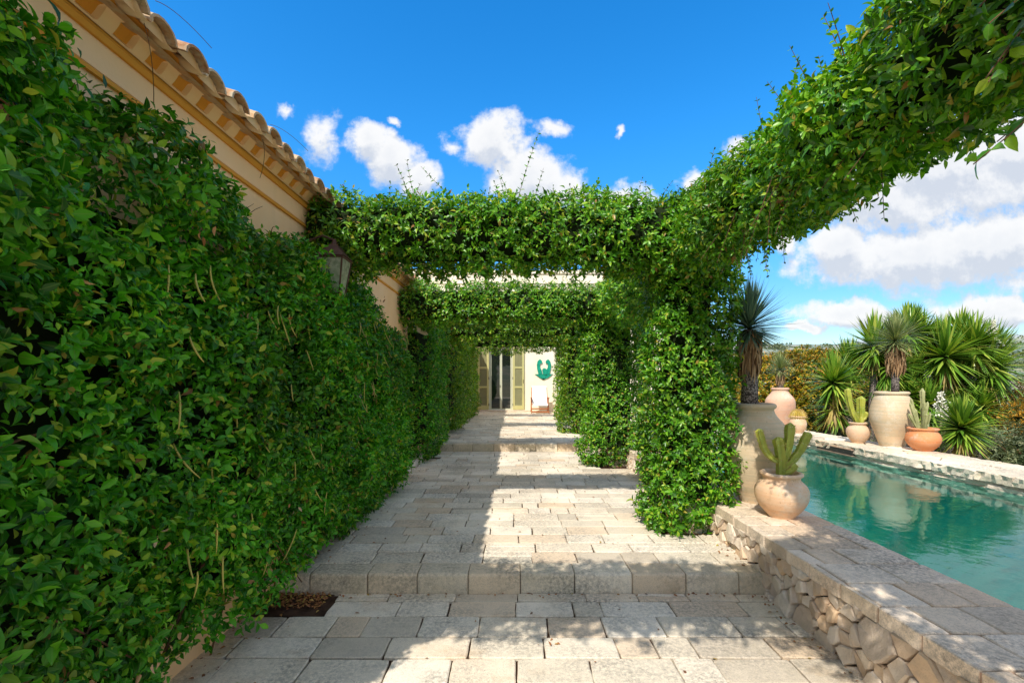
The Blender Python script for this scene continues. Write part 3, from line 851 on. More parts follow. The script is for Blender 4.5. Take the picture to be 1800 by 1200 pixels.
# ceramic relief
rel = thing('wall_relief', 'green glazed ceramic relief of two facing figures on the cream wall', 'wall relief', (1.16, FACADE, 2.0))
def prism(poly, y0, y1, mb):
    n = len(poly); v = [(x, y0, z) for x, z in poly] + [(x, y1, z) for x, z in poly]
    mb.add(v, [tuple(range(n)), tuple(range(2*n - 1, n - 1, -1))] + [(i, n + i, n + (i+1) % n, (i+1) % n) for i in range(n)])
cx, cz = 1.16, 1.95
for s in (-1, 1):
    b = MB()
    bk = [(.07, -.16), (.22, -.18), (.27, .02), (.285, .2), (.25, .34), (.17, .42), (.1, .38), (.065, .31), (.08, .25), (.13, .25), (.16, .2), (.15, .08), (.1, .0)]
    prism([(cx + s*x, cz + z) for x, z in (bk if s < 0 else bk[::-1])], FACADE - .05, FACADE - .001, b)
    leg = [(.0, -.18), (.07, -.18), (.10, .0), (.03, .08), (-.03, .02)]
    prism([(cx + s*(x + .03*s), cz + z - (s > 0)*.02) for x, z in (leg if s < 0 else leg[::-1])], FACADE - .065 - .006 * s, FACADE - .002, b)
    b.build('figure', M['glaze'], rel)
b = MB()
for (x0, x1, z) in ((-.36, .36, -.2), (-.28, .3, -.26), (-.2, .22, -.32), (-.12, .1, -.37)):
    pts = [(cx + x0, z + cz + .02), (cx + x0 + .1, cz + z - .03), (cx + x1 - .1, cz + z - .03), (cx + x1, cz + z + .03), (cx + x1 - .2, cz + z + .025), (cx + x0 + .2, cz + z + .03)]
    prism(pts, FACADE - .04, FACADE - .002, b)
b.build('waves', M['glaze'], rel)

# deck chairs
def deck_chair(x, y, lab):
    z = L3 + (.045 if y > FACADE - .34 else 0)
    t = thing('deck_chair', lab, 'deck chair', (x, y, z))
    w = .29
    for s in (-1, 1):
        b = MB()
        b.tube([(x + s*w, y - .42, z + .36), (x + s*w, y + .05, z + .34), (x + s*w, y + .5, z + .95)], .02, 6)
        b.build('back_rail', M['wood'], t)
        b = MB(); b.tube([(x + s*(w + .03), y - .40, z + .02), (x + s*(w + .03), y + .22, z + .58)], .018, 6); b.build('leg', M['wood'], t)
        b = MB(); b.tube([(x + s*(w + .03), y + .42, z + .02), (x + s*(w + .03), y - .12, z + .56)], .018, 6); b.build('leg', M['wood'], t)
        b = MB(); b.bevbox((x + s*(w + .03) - .028, y - .26, z + .565), (x + s*(w + .03) + .028, y + .26, z + .59), .006); b.build('armrest', M['wood'], t)
    b = MB()
    for yy, zz in ((y - .41, z + .05), (y - .37, z + .16)): b.bevbox((x - w - .02, yy - .012, zz), (x + w + .02, yy + .012, zz + .05), .004)
    b.build('stretcher', M['wood'], t)
    b = MB(); n = 14; pr = []
    for i in range(n + 1):
        f = i / n
        if f < .42: yy, zz = y - .43 + f / .42 * .45, z + .385 - .07 * math.sin(f / .42 * math.pi)
        else: g = (f - .42) / .58; yy, zz = y + .02 + g * .5, z + .385 + g * .63 - .04 * math.sin(g * math.pi)
        pr.append((yy, zz))
    v = [(x + s*(w - .012), yy, zz) for yy, zz in pr for s in (-1, 1)] + [(x + s*(w - .012), yy + .01, zz - .012) for yy, zz in pr for s in (-1, 1)]
    k = 2*(n + 1)
    b.add(v, [(2*i, 2*i+1, 2*i+3, 2*i+2) for i in range(n)] + [(k+2*i+2, k+2*i+3, k+2*i+1, k+2*i) for i in range(n)])
    # front flap hanging over the rail
    b.add([(x - w + .012, y - .435, z + .385), (x + w - .012, y - .435, z + .385), (x + w - .012, y - .44, z + .30), (x - w + .012, y - .44, z + .30)], [(0, 1, 2, 3)])
    b.build('canvas_seat', M['canvas'], t, smooth=True)
    return t
deck_chair(.94, FACADE - 1.05, 'white canvas deck chair on a red wood frame beside the right door shutter')
deck_chair(1.95, FACADE - .95, 'deck chair mostly hidden behind the leafy pillar, only its wooden foot showing')

# ------------------------------------------------------------------ wall lantern
def lantern(x, y, z, lab):
    t = thing('wall_lantern', lab, 'lantern', (x, y, z))
    h, rt, rbm = .30, .105, .065
    c = [(-1, -1), (1, -1), (1, 1), (-1, 1)]
    b = MB()
    for (a, d) in c: b.tube([(x + a*rbm, y + d*rbm, z), (x + a*rt, y + d*rt, z + h)], .007, 6)
    for zz, r in ((z, rbm), (z + h, rt)):
        for i in range(4): b.tube([(x + c[i][0]*r, y + c[i][1]*r, zz), (x + c[(i+1) % 4][0]*r, y + c[(i+1) % 4][1]*r, zz)], .008, 6)
    b.build('frame', M['rust'], t)
    b = MB()
    for i in range(4):
        (a, d), (e, f) = c[i], c[(i+1) % 4]; k = .96
        b.add([(x + a*rbm*k, y + d*rbm*k, z + .008), (x + e*rbm*k, y + f*rbm*k, z + .008), (x + e*rt*k, y + f*rt*k, z + h - .008), (x + a*rt*k, y + d*rt*k, z + h - .008)], [(0, 1, 2, 3)])
    b.build('glass', M['lglass'], t)
    b = MB(); r2 = rt + .014
    b.add([(x + a*r2, y + d*r2, z + h + .008) for a, d in c] + [(x + a*.03, y + d*.03, z + h + .12) for a, d in c], [(0,1,5,4),(1,2,6,5),(2,3,7,6),(3,0,4,7),(4,5,6,7),(3,2,1,0)])
    b.tube([(x, y, z + h + .12), (x, y, z + h + .17)], [.03, .012], 8)
    b.build('roof', M['rust'], t)
    b = MB(); b.tube([(x, y, z + h + .16), (x - .1, y, z + h + .2), (WX, y, z + h + .12)], .01, 6); b.build('bracket', M['rust'], t)
lantern(-1.53, 3.86, 2.31, 'rusty wall lantern with dusty glass half buried in ivy under the first leafy beam')

# ------------------------------------------------------------------ climbing hedge along the villa wall
def hedge_sdf(y0, y1, ztop, th, z0):
    cx = WX + th / 2 - .1; h = (th / 2 + .1, (y1 - y0) / 2, (ztop - z0) / 2)
    def f(p):
        top = .10 * vnoise(np.stack([p[:, 1] * 1.3, 0 * p[:, 1] + 3.3, 0 * p[:, 1]], -1))
        q = p.copy(); q[:, 2] = q[:, 2] + (.46 * np.clip((p[:, 1] - 4.0) / 2.0, 0, 1) * np.clip(p[:, 2] - 1.4, 0, 1) if y0 < 1.5 else 0) - .16 * np.clip((2.9 - p[:, 1]) / 1.2, 0, 1) * np.clip(p[:, 2] - 1.6, 0, 1) * (y0 < 1.5) - top * np.clip((p[:, 2] - 1.8), 0, 1)
        # belly: thinner at the foot
        q[:, 0] = q[:, 0] + .07 * np.clip(1 - p[:, 2] / .9, 0, 1)
        return sd_box(q, (cx, (y0 + y1)/2, (ztop + z0)/2), h, .14)
    return f, (WX, y0 - .15, max(z0 - .1, 0)), (WX + th + .25, y1 + .15, ztop + .3)
def pods_part(parent, n, y0, y1, z0, z1, x):
    P, T, N, L = [], [], [], []
    for i in range(n):
        mb = MB(); y = random.uniform(y0, y1); z = random.uniform(z0, z1); l = random.uniform(.1, .22)
        x1 = x + random.uniform(.02, .10)
        for k in range(1):
            d = (random.uniform(-.2, .3), random.uniform(-.4, .4), -1); bd = (random.uniform(-.03, .06), random.uniform(-.05, .05), 0)
            p = arc((x1, y, z), d, l, bd, 5); mb.tube(p, [.003, .0045, .005, .005, .004, .002], 5)
        mb.build('seed_pod', M['pod'], parent, smooth=True)
HED = [(1.0, 6.45, 2.56, .34, .05, 15000, 'vhi', M['vine_wall'], 'largest leafy hedge covering the near villa wall, running from the camera to the lantern', (.038, .066), 92),
       (7.7, 9.9, 2.66, .40, .12, 2900, 'hi', M['vine_wall'], 'leafy climber column on the villa wall beside the second step', (.045, .07), 8),
       (10.6, 12.6, 2.6, .52, .36, 2300, 'lo', M['vine_far'], 'yellowish green climber on the villa wall just past the second step', (.05, .08), 0),
       (13.2, 16.4, 2.6, .50, .34, 2600, 'lo', M['vine_far'], 'last climber on the villa wall next to the shaded door shutter', (.05, .085), 0)]
for i, (y0, y1, zt, th, z0, cnt, lod, mat, lab, L, np_) in enumerate(HED):
    t = thing('climbing_hedge', lab, 'hedge', (WX, (y0 + y1)/2, 0), 'climbing hedges along the villa wall')
    f, lo, hi = hedge_sdf(y0, y1, zt, th, z0)
    if i == 0:
        ff = foliage('foliage', f, lo, hi, cnt, mat, t, per=6, L=L, lod=lod, t0=-.13, amp=.13, amp2=.08, freq=2.3, rnd=.6, upb=.1, wr=.54, keep=lambda p: p[:, 2] > .20 + .18 * vnoise(np.stack([p[:, 1] * 2.1, 0 * p[:, 1] + 1, 0 * p[:, 1]], -1)))
    else:
        ff = foliage('foliage', f, lo, hi, cnt, mat, t, per=6, L=L, lod=lod, amp=.09)
    b = MB(); b.box((WX + .005, y0 + .18, z0 + .3), (WX + th - .24, y1 - .18, zt - .25)); b.build('shade_core', M['dark'], t)  # dark box behind the leaves, painted shade for the gaps
    # stems rising from the soil
    for k in range(max(3, int((y1 - y0) * 3))):
        b = MB(); y = random.uniform(y0 + .1, y1 - .1); zb = L1 if y < STEP1 else (L2 if y < STEP2 else L3)
        b.tube(arc((WX + random.uniform(.05, .12), y, zb - .02), (random.uniform(-.1, .15), random.uniform(-.5, .5), 1), random.uniform(.5, 1.0), (.05, 0, 0)), random.uniform(.006, .014), 6)
        b.build('stem', M['stem'], t)
    if i == 0:
        for k in range(26):   # woody runners lying in the surface of the leaves
            y = random.uniform(1.2, 6.0); z = random.uniform(.5, 2.3); an = random.choice((-1, 1)) * random.uniform(.1, 1.2)
            b = MB(); b.tube(arc((WX + th - random.uniform(.02, .10), y, z), (random.uniform(-.1, .1), math.cos(an), math.sin(an)), random.uniform(.25, .6), (random.uniform(-.03, .06), 0, random.uniform(-.2, .1)), 7), random.uniform(.0025, .005), 5); b.build('runner', M['stem'], t)
        n = 46   # clusters of withered leaves
        Pc = np.stack([RNG.uniform(WX + th - .06, WX + th + .06, n), RNG.uniform(1.2, 6.2, n), RNG.uniform(.3, 2.6, n)], 1).repeat(4, 0) + RNG.normal(0, .025, (n * 4, 3))
        Lc = RNG.uniform(.025, .05, n * 4)
        mesh_obj('withered_leaves', leaf_mesh('withered_leaves', Pc, RNG.normal(0, .6, (n * 4, 3)) - [0, 0, 1], RNG.normal(size=(n * 4, 3)), Lc, Lc * .4), M['withered'], t, True)
    if np_: pods_part(t, np_, y0 + .9, y1 - .2, .5, zt - .3, WX + th - .03)
    if i == 0:
        for k in range(60):
            b = MB(); y = random.uniform(.9, 4.2); p = arc((WX + random.uniform(.02, .2), y, zt - random.uniform(.0, .25)), (random.uniform(-.2, .6), random.uniform(-.8, .8), random.uniform(.3, 1)), random.uniform(.12, .4), (random.uniform(0, .1), random.uniform(-.1, .1), random.uniform(-.15, .02)))
            b.tube(p, [.003, .0028, .0025, .002, .0018, .0012], 5); b.build('dry_twig', M['stem'], t)
        for (px_, y_, zz) in ((-1.58, 2.05, 3.2), (-1.6, 3.05, 3.2)):
            b = MB(); b.tube(arc((px_ - .09, y_, zz), (.25, .1, -1), random.uniform(.18, .30), (-.16, .14, .02), 9), .0018, 5); b.build('dry_twig', M['stem'], t)
            b = MB(); b.tube(arc((px_ - .04, y_, zz + .10), (1, .8, .2), random.uniform(.10, .2), (.02, .10, -.10), 8), .0015, 5); b.build('dry_twig', M['stem'], t)
        sh = []
        for k in range(46):
            y = random.uniform(.9, 5.5)
            sh.append(arc((WX + random.uniform(.05, .25), y, zt - random.uniform(.1, .25)), (random.uniform(-.2, .5), random.uniform(-.6, .6), 1), random.uniform(.10, .22), (random.uniform(-.1, .1), 0, -.05)))
        shoots_part(t, sh, M['vine_wall'])

# ------------------------------------------------------------------ leafy pergola arches
BZ = [3.12, 2.94, 2.80, 2.80, 2.78]
BY = [.78, 4.25, 7.5, 10.9, 14.2]
ARCH_LAB = ['vine covered pergola arch overhead with twigs dangling into the upper right corner',
            'full vine arch framing the path, its broad leafy pillar beside the cactus pot',
            'second vine arch along the path, pillar standing just before the upper step',
            'third vine arch along the path, half hidden behind the second',
            'last vine arch in front of the glazed door and shutters']
CNT = [5600, 9000, 8200, 4600, 3200]
LODS = ['vhi', 'vhi', 'hi', 'lo', 'lo']
LS = [(.04, .066), (.042, .068), (.042, .07), (.05, .08), (.055, .085)]
RB = [.33, .30, .29, .32, .32]
for i in range(5):
    px, py, pz = PILLARS[i]; by, bz = BY[i], BZ[i]
    
    t = thing('vine_arch', ARCH_LAB[i], 'vine arch', (px, py, pz), 'vine arches over the path')
    def sdf(p, i=i, px=px, py=py, pz=pz, by=by, bz=bz, r=RB[i]):
        hw = (.345, .345, .50, .48, .40)[i]; a = sd_box(p, (px - (hw - .345) * .3, py, (pz + bz)/2 + .02), (hw, .33, (bz - pz)/2), .15)
        c = sd_cap(p, (WX + .05, by, bz), (px, by, bz), r)
        k = sd_cap(p, (px, by, bz), (px, py, bz - .3), .35)
        if i == 0:
            a = np.minimum(a, sd_cap(p, (.95, .25, bz + .02), (1.8, .2, bz), .42))  # unseen corner growth added to keep the coping in shade
        return np.minimum(np.minimum(a, c), k)
    lo = (WX, min(by, py) - .65, pz + .01); hi = (px + .75, max(by, py) + .65, bz + .6)
    keep = None
    if i == 0:   # the part over and beyond the viewer
        keep = lambda p: (p[:, 2] > 2.3) | (p[:, 0] > 1.0)
    foliage('foliage', sdf, lo, hi, CNT[i], M['vine'] if i < 3 else M['vine_far'], t, per=6, L=LS[i], lod=LODS[i], keep=keep, amp=.09, amp2=.06, t0=-.14)
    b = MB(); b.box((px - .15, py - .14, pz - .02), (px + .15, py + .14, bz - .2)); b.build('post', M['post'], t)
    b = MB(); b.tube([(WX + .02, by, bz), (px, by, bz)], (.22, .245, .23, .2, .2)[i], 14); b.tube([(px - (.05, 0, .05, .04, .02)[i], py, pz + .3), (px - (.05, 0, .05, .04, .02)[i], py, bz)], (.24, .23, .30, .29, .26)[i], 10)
    if i == 0: b.tube([(.95, .25, bz), (1.8, .2, bz)], .28, 10)  # added core in the corner blocks sun from the coping
    b.build('shade_core', M['dark'], t)  # dark tubes fill the arch so gaps read as shade
    for k in range(9):
        b = MB(); a = random.uniform(0, 6.28)
        b.tube(arc((px + .26*math.cos(a), py + .24*math.sin(a), pz - .02), (random.uniform(-.2, .2), random.uniform(-.2, .2), 1), random.uniform(.5, .9)), random.uniform(.008, .016), 6)
        b.build('stem', M['stem'], t)
    sh = []
    for k in range((10, 34, 18, 6, 4)[i]):
        x = random.uniform(WX + .4, px + .3); l = random.uniform(.2, .38) if random.random() < .85 else random.uniform(.38, .55)
        sh.append(arc((x, by + random.uniform(-.15, .15), bz + RB[i] - .15), (random.uniform(-.4, .4), random.uniform(-.3, .3), 1), l, (random.uniform(-.1, .1), 0, random.uniform(-.06, 0))))
    if i == 1:
        sh += [arc((-.52, 4.2, 3.22), (-1, 0, .75), .36, (-.06, 0, .12)), arc((.02, 4.2, 3.22), (.25, 0, 1), .66, (.05, 0, .03), 8), arc((-.02, 4.2, 3.2), (-.35, 0, 1), .34, (-.03, 0, 0))]
        for k in range(9): # hanging tips under the beam
            x = random.uniform(-1.3, 1.2); sh.append(arc((x, 4.15, 2.66), (random.uniform(-.3, .3), -.1, -1), random.uniform(.08, .18), (0, -.03, 0)))
    shoots_part(t, sh, M['vine'])
# long beams joining the pillars on the pool side
LB_LAB = ['long leafy pergola beam over the pool wall, rising to the upper right corner', 'leafy pergola beam joining the first and second pillar on the pool side',
          'leafy pergola beam joining the second and third pillar on the pool side', 'leafy pergola beam joining the third and last pillar on the pool side']
LCNT = [5400, 3400, 2100, 1600]
for i in range(4):
    y0, y1 = BY[i] + .1, BY[i + 1] - .1
    t = thing('vine_beam', LB_LAB[i], 'vine beam', (1.7, (y0 + y1)/2, 2.9), 'vine beams on the pool side')
    a = (1.72, y0, 2.84 if i == 0 else BZ[i]); c = (1.70, y1, 2.92 if i == 0 else BZ[i + 1])
    foliage('foliage', lambda p, a=a, c=c, i=i: sd_cap(p, a, c, .30 if i != 1 else .38), (1.1, y0 - .2, 2.3), (2.3, y1 + .2, 3.5), LCNT[i], M['vine'] if i < 2 else M['vine_far'], t, per=6, L=LS[min(i + 1, 4)] if i else (.04, .066), lod='vhi' if i == 0 else ('hi' if i < 2 else 'lo'), amp=.09, amp2=.06, t0=-.14)
    b = MB(); b.tube([a, c], .17, 10); b.build('shade_core', M['dark'], t)  # dark filler in the beam, shade put into its colour
    sh = []
    for k in range((64, 8, 5, 3)[i]):
        y = random.uniform(y0, y1); up = random.random() < .65
        sh.append(arc((1.7 + random.uniform(-.3, .25), y, 2.86 + (.13 if up else -.16)), (random.uniform(-.5, .3), random.uniform(-.4, .4), 1 if up else -.6), random.uniform(.2, .46), (0, 0, -.03)))
    shoots_part(t, sh, M['vine'])
    if i == 0:   # twigs hanging close to the viewer from the side of the beam
        tw = [arc((1.45, .95, 2.74), (-1, 0, -.3), .50, (0, 0, -.22), 8), arc((1.45, 1.0, 2.66), (-1, -.1, -.5), .52, (0, 0, -.2), 8), arc((1.45, 1.05, 2.62), (-1, -.2, -.3), .48, (0, 0, -.26), 8),
              arc((1.48, .92, 2.70), (-1, 0, -.6), .55, (-.05, 0, -.1), 8), arc((1.46, .98, 2.8), (-1, .05, -.1), .55, (0, 0, -.3), 8)]
        shoots_part(t, tw, M['vine'], L=(.05, .072), step=.045, rad=.0035, start=.2, name='hanging_twig')
        tw = [arc((1.42, .95, 2.62), (-.5, -.15, -1), .72, (-.24, 0, .02), 10), arc((1.44, .98, 2.6), (-.5, -.15, -1), .60, (-.22, 0, .0), 10)]
        shoots_part(t, tw, M['vine'], L=(.045, .065), step=.05, rad=.003, start=.72, name='hanging_twig')

# ------------------------------------------------------------------ pots and succulents
def vessel(name, x, y, z, prof, mat, lab, cat, group=None, fill=None):
    t = thing(name, lab, cat, (x, y, z), group)
    b = MB(); b.lathe(prof, (x, y, z), 48, wob=.006); b.build('body', mat, t, smooth=True)
    top = fill[1]; b = MB(); b.lathe([(fill[0], top), (fill[0] * .6, top + .012), (.001, top + .018)], (x, y, z), 24); b.build('soil', fill[2], t)
    return t
def smooth_prof(pts, n=7):
    out = []
    P = [pts[0]] + pts + [pts[-1]]
    for i in range(1, len(P) - 2):
        for k in range(n):
            u = k / n; a, b_, c, d = P[i-1], P[i], P[i+1], P[i+2]
            out.append(tuple(.5 * (2*b_[q] + (c[q]-a[q])*u + (2*a[q]-5*b_[q]+4*c[q]-d[q])*u*u + (3*b_[q]-a[q]-3*c[q]+d[q])*u**3) for q in (0, 1)))
    return out + [pts[-1]]
def jar_prof(h, r, rb, rn):
    body = smooth_prof([(rb, .0), (rb + .01, .02), (r * .76, h * .22), (r * .95, h * .43), (r, h * .58), (r * .93, h * .73), (rn * 1.16, h * .87), (rn * 1.0, h * .925)])
    rim = [(rn, h * .94), (rn + .018, h * .955), (rn + .022, h * .972), (rn + .016, h * .992), (rn, h), (rn - .02, h * .995), (rn - .025, h * .95), (rn - .03, h * .8)]
    return [(.001, 0)] + body + rim
def pot_prof(h, r, rb, rn):
    body = smooth_prof([(rb, .0), (rb + .004, .012), (r * .86, h * .26), (r, h * .48), (r * .95, h * .68), (rn * .98, h * .82)])
    neck = [(rn * .97, h * .825), (rn * .955, h * .83), (rn * .95, h * .9)]
    rim = [(rn + .002, h * .915), (rn + .014, h * .94), (rn + .014, h * .975), (rn, h), (rn - .018, h * .99), (rn - .024, h * .93), (rn - .02, h * .8)]
    return [(.001, 0)] + body + neck + rim

def sword_leaves(name, c, n, L, W, mat, parent, emin=-40, emax=88, droop=.25, seg=4, skirt=0, skirtmat=None):
    """rosette of stiff pointed leaves round c; folded strips"""
    c = np.array(c, float)
    az = RNG.uniform(0, 2*np.pi, n); s = RNG.random(n)
    el = np.radians(emin + (emax - emin) * s ** .9)
    l = L * RNG.uniform(.75, 1.1, n) * np.where(el < 0, .9, 1); w = W * RNG.uniform(.8, 1.15, n)
    d0 = np.stack([np.cos(az)*np.cos(el), np.sin(az)*np.cos(el), np.sin(el)], 1)
    side = np.stack([-np.sin(az), np.cos(az), 0*az], 1); nn = np.cross(d0, side) * -1
    wp = [.55, 1, .8, .42, 0.0][:seg + 1] if seg == 4 else [.8, 1, 0]
    V = np.zeros((n, (seg + 1) * 3, 3))
    for k in range(seg + 1):
        f = k / seg
        p = c + d0 * (l * f)[:, None]; p[:, 2] -= droop * l * f * f * np.cos(el)
        p = p + np.array([0, 0, 1]) * (el[:, None] * .05)
        hw = (w * wp[k] / 2)[:, None]
        V[:, 3*k] = p + side * hw + nn * hw * .35; V[:, 3*k + 1] = p; V[:, 3*k + 2] = p - side * hw + nn * hw * .35
    tf = []
    for k in range(seg):
        a = 3 * k
        tf += [[a, a+1, a+4, a+3], [a+1, a+2, a+5, a+4]]
    tf = np.array(tf); F = (tf[None] + (np.arange(n) * (seg + 1) * 3)[:, None, None]).reshape(-1, 4)
    me = np_mesh(name, V.reshape(-1, 3), F)
    return mesh_obj(name, me, mat, parent)
def dead_skirt(c, r, ztop, zbot, n, parent, lr=.9):
    P, T, N, Ln = [], [], [], []
    for i in range(n):
        a = random.uniform(0, 6.28); z = random.uniform(zbot + .25 * (ztop - zbot), ztop); rr = r * random.uniform(.6, 1.0)
        P.append((c[0] + rr*math.cos(a), c[1] + rr*math.sin(a), z)); T.append((math.cos(a) * .16 + random.gauss(0, .08), math.sin(a) * .16 + random.gauss(0, .08), -1)); N.append((math.cos(a), math.sin(a), 0)); Ln.append((ztop - zbot) * random.uniform(.35, .7) * lr)
    Ln = np.array(Ln)
    return mesh_obj('dead_leaf_skirt', leaf_mesh('dead_leaf_skirt', np.array(P), np.array(T), np.array(N, float), Ln, Ln * .09, 'hi'), M['skirt'], parent)
def beaked_yucca(x, y, z0, ztrunk, zs, zc, tr, sk, L, lab, mat, n=420, w=.011):
    t = thing('beaked_yucca', lab, 'yucca', (x, y, z0))
    b = MB(); b.tube([(x, y, z0), (x + .005, y, z0 + (zc - z0) * .3), (x, y, zc)], [tr * 1.08, tr, tr * .8], 16); b.build('trunk', M['trunk'], t, smooth=True)
    dead_skirt((x, y), sk, zc, ztrunk, 420, t)
    sword_leaves('crown', (x, y, zc + .02), n, L, w, mat, t, -38, 90, .05, seg=2)
    return t

# jar and yucca next to the first pillar
JX, JY = 2.30, 4.35
vessel('clay_jar', JX, JY, CT, jar_prof(.93, .30, .14, .155), M['jar_sand'], 'tall sand coloured clay jar behind the cactus pot, beside the leafy pillar', 'jar', fill=(.13, .86, M['soil']))
beaked_yucca(JX - .06, JY, CT + .87, 1.66, 1.9, 2.06, .072, .085, .43, 'tall beaked yucca with blue green needles growing from the jar by the leafy pillar', M['beaked'], 620, .013)
# cactus pot
PX, PY = 2.26, 3.86
vessel('clay_pot', PX, PY, CT, pot_prof(.375, .205, .105, .15), M['pot_peach'], 'round peach clay pot holding the branching cactus on the near pool wall', 'pot', fill=(.128, .33, M['pebble']))
def cactus(x, y, z, arms, lab, mat, ribs=5, spines=False):
    t = thing('cactus', lab, 'cactus', (x, y, z))
    star = [1.16, .66] * ribs if ribs > 4 else [1.15, .9, .7, .9] * ribs
    for j, (pts, r) in enumerate(arms):
        # smooth curve with a bulging rounded tip
        pp = [Vector((x + a, y + b_, z + c)) for a, b_, c in pts]; q = []
        for i in range(len(pp) - 1):
            for k in range(6): q.append(pp[i].lerp(pp[i+1], k / 6))
        q.append(pp[-1])
        for _ in range(5): q = [q[0]] + [(q[i-1] + q[i]*2 + q[i+1]) / 4 for i in range(1, len(q) - 1)] + [q[-1]]
        n = len(q); rad = []
        for i in range(n):
            f = i / (n - 1); a = r * (.78 + .3 * f) * (1 + .05 * math.sin(i * 1.3 + j))
            tipd = (q[-1] - q[i]).length
            if tipd < r: a *= math.sqrt(max(.02, 1 - (1 - tipd / r) ** 2))
            rad.append(a)
        b = MB(); b.tube(q, rad, len(star), star=star); 
        if r > .025:
            m_ = len(star)
            for i in range(1, n - 1):
                for k in range(0, m_, 2):
                    p = Vector(b.v[i * m_ + k]); ax = (p - q[i]).normalized()
                    for _ in range(2):
                        d = (ax + Vector((random.gauss(0, .5), random.gauss(0, .5), random.gauss(0, .5)))).normalized()
                        b.tube([p - ax * .003, p + d * random.uniform(.010, .02)], [.0016, .0004], 3, mi=1)
        b.build('trunk' if j == 0 else 'branch', [mat, M['spine']], t, smooth=False)
    return t
cactus(PX, PY, CT + .33, [([(0, 0, 0), (0, 0, .2), (-.03, 0, .34)], .042), ([(.015, .0, .12), (.05, 0, .2), (.07, 0, .32), (.085, .01, .46)], .036),
                          ([(0, 0, .13), (-.07, 0, .15), (-.14, 0, .23), (-.165, 0, .31), (-.19, .0, .41)], .029), ([(0, 0, .06), (.08, 0, .12), (.16, 0, .22), (.20, 0, .31), (.24, 0, .38)], .033), ([(.02, -.02, .04), (.075, -.03, .07), (.10, -.03, .12)], .028)],
       'stout ribbed cactus with raised arms in the round peach pot', M['cactus'])
# far group on the pool edge
vessel('clay_jar', 5.88, 7.1, CF, jar_prof(.845, .285, .155, .20), M['jar_sand'], 'large sand coloured clay jar standing between two small pots across the pool', 'jar', fill=(.17, .78, M['soil']))
beaked_yucca(5.93, 7.1, CF + .78, 1.72, 1.95, 2.16, .05, .10, .44, 'short yucca with a shaggy straw skirt in the jar across the pool', M['beaked_green'], 520, .012)
vessel('clay_pot', 5.62, 7.45, CF, pot_prof(.335, .165, .09, .115), M['pot_buff'], 'small buff pot left of the large jar across the pool, with two green cactus arms', 'pot', fill=(.1, .29, M['soil']))
cactus(5.62, 7.45, CF + .29, [([(.03, 0, 0), (.05, 0, .2), (.05, 0, .47)], .055), ([(0, 0, 0), (-.03, 0, .08), (-.1, 0, .22), (-.15, 0, .42), (-.17, 0, .60)], .042), ([(.03, .02, .05), (.11, 0, .12), (.12, 0, .22)], .04)], 'two armed green cactus in the small buff pot across the pool', M['cactus'])
vessel('clay_pot', 5.92, 6.6, CF, pot_prof(.335, .205, .105, .17), M['pot_orange'], 'bright orange terracotta pot right of the large jar across the pool', 'pot', fill=(.145, .29, M['soil']))
arms = [([(0, 0, 0), (0, 0, .3), (-.01, 0, .62)], .026)]
for k in range(9):
    a = random.uniform(0, 6.28); r = random.uniform(.06, .11); h = random.uniform(.22, .5)
    arms.append(([(r*.5*math.cos(a), r*.5*math.sin(a), 0), (r*1.1*math.cos(a), r*math.sin(a), h*.5), (r*1.7*math.cos(a), r*1.4*math.sin(a), h)], random.uniform(.014, .02)))
cactus(5.92, 6.6, CF + .29, arms, 'clump of thin spiny cactus stems in the orange pot', M['cactus_pale'], ribs=5)
vessel('clay_jar', 5.42, 9.3, CF, jar_prof(.86, .275, .16, .145), M['jar_pink'], 'pink terracotta jar at the far end of the pool, in front of the golden bush', 'jar', fill=(.11, .79, M['soil']))
beaked_yucca(5.42, 9.3, CF + .78, 1.50, 1.6, 1.76, .055, .07, .34, 'small pale yucca in the pink jar at the far end of the pool', M['beaked_green'], 320, .011)
vessel('clay_pot', 5.44, 8.75, CF, pot_prof(.33, .15, .085, .125), M['pot_peach'], 'small peach pot with a golden barrel cactus at the far end of the pool', 'pot', fill=(.105, .29, M['soil']))
bt = thing('barrel_cactus', 'round golden barrel cactus in the small peach pot at the far end', 'cactus', (5.44, 8.75, CF + .28))
b = MB(); n = 44
pr = [(.001 if k == 10 else .135 * math.cos(k / 10 * math.pi / 2) ** .8, .15 * math.sin(k / 10 * math.pi / 2)) for k in range(11)]
base = len(b.v)
for (r, z) in pr:
    for k in range(n):
        a = 2*math.pi*k/n; rr = r * (1.04 if k % 2 else .9); b.v.append((5.44 + rr*math.cos(a), 8.75 + rr*math.sin(a), CF + .29 + z))
for i in range(10):
    for k in range(n): b.f.append((i*n + k, i*n + (k+1) % n, (i+1)*n + (k+1) % n, (i+1)*n + k)); b.m.append(0)
b.build('body', M['barrel'], bt)
b = MB()
for i in range(500):
    a = random.randrange(22) * 2*math.pi/22 + 2*math.pi/n; e = random.uniform(.05, 1.5); r = .138 * math.cos(e) ** .8
    p = Vector((5.44 + r*math.cos(a), 8.75 + r*math.sin(a), CF + .29 + .15*math.sin(e))); d = Vector((math.cos(a)*math.cos(e), math.sin(a)*math.cos(e), math.sin(e))) + Vector((random.gauss(0, .5), random.gauss(0, .5), random.gauss(0, .4)))
    b.tube([p, p + d.normalized() * .035], [.002, .0006], 3)
b.build('spines', M['spine'], bt)

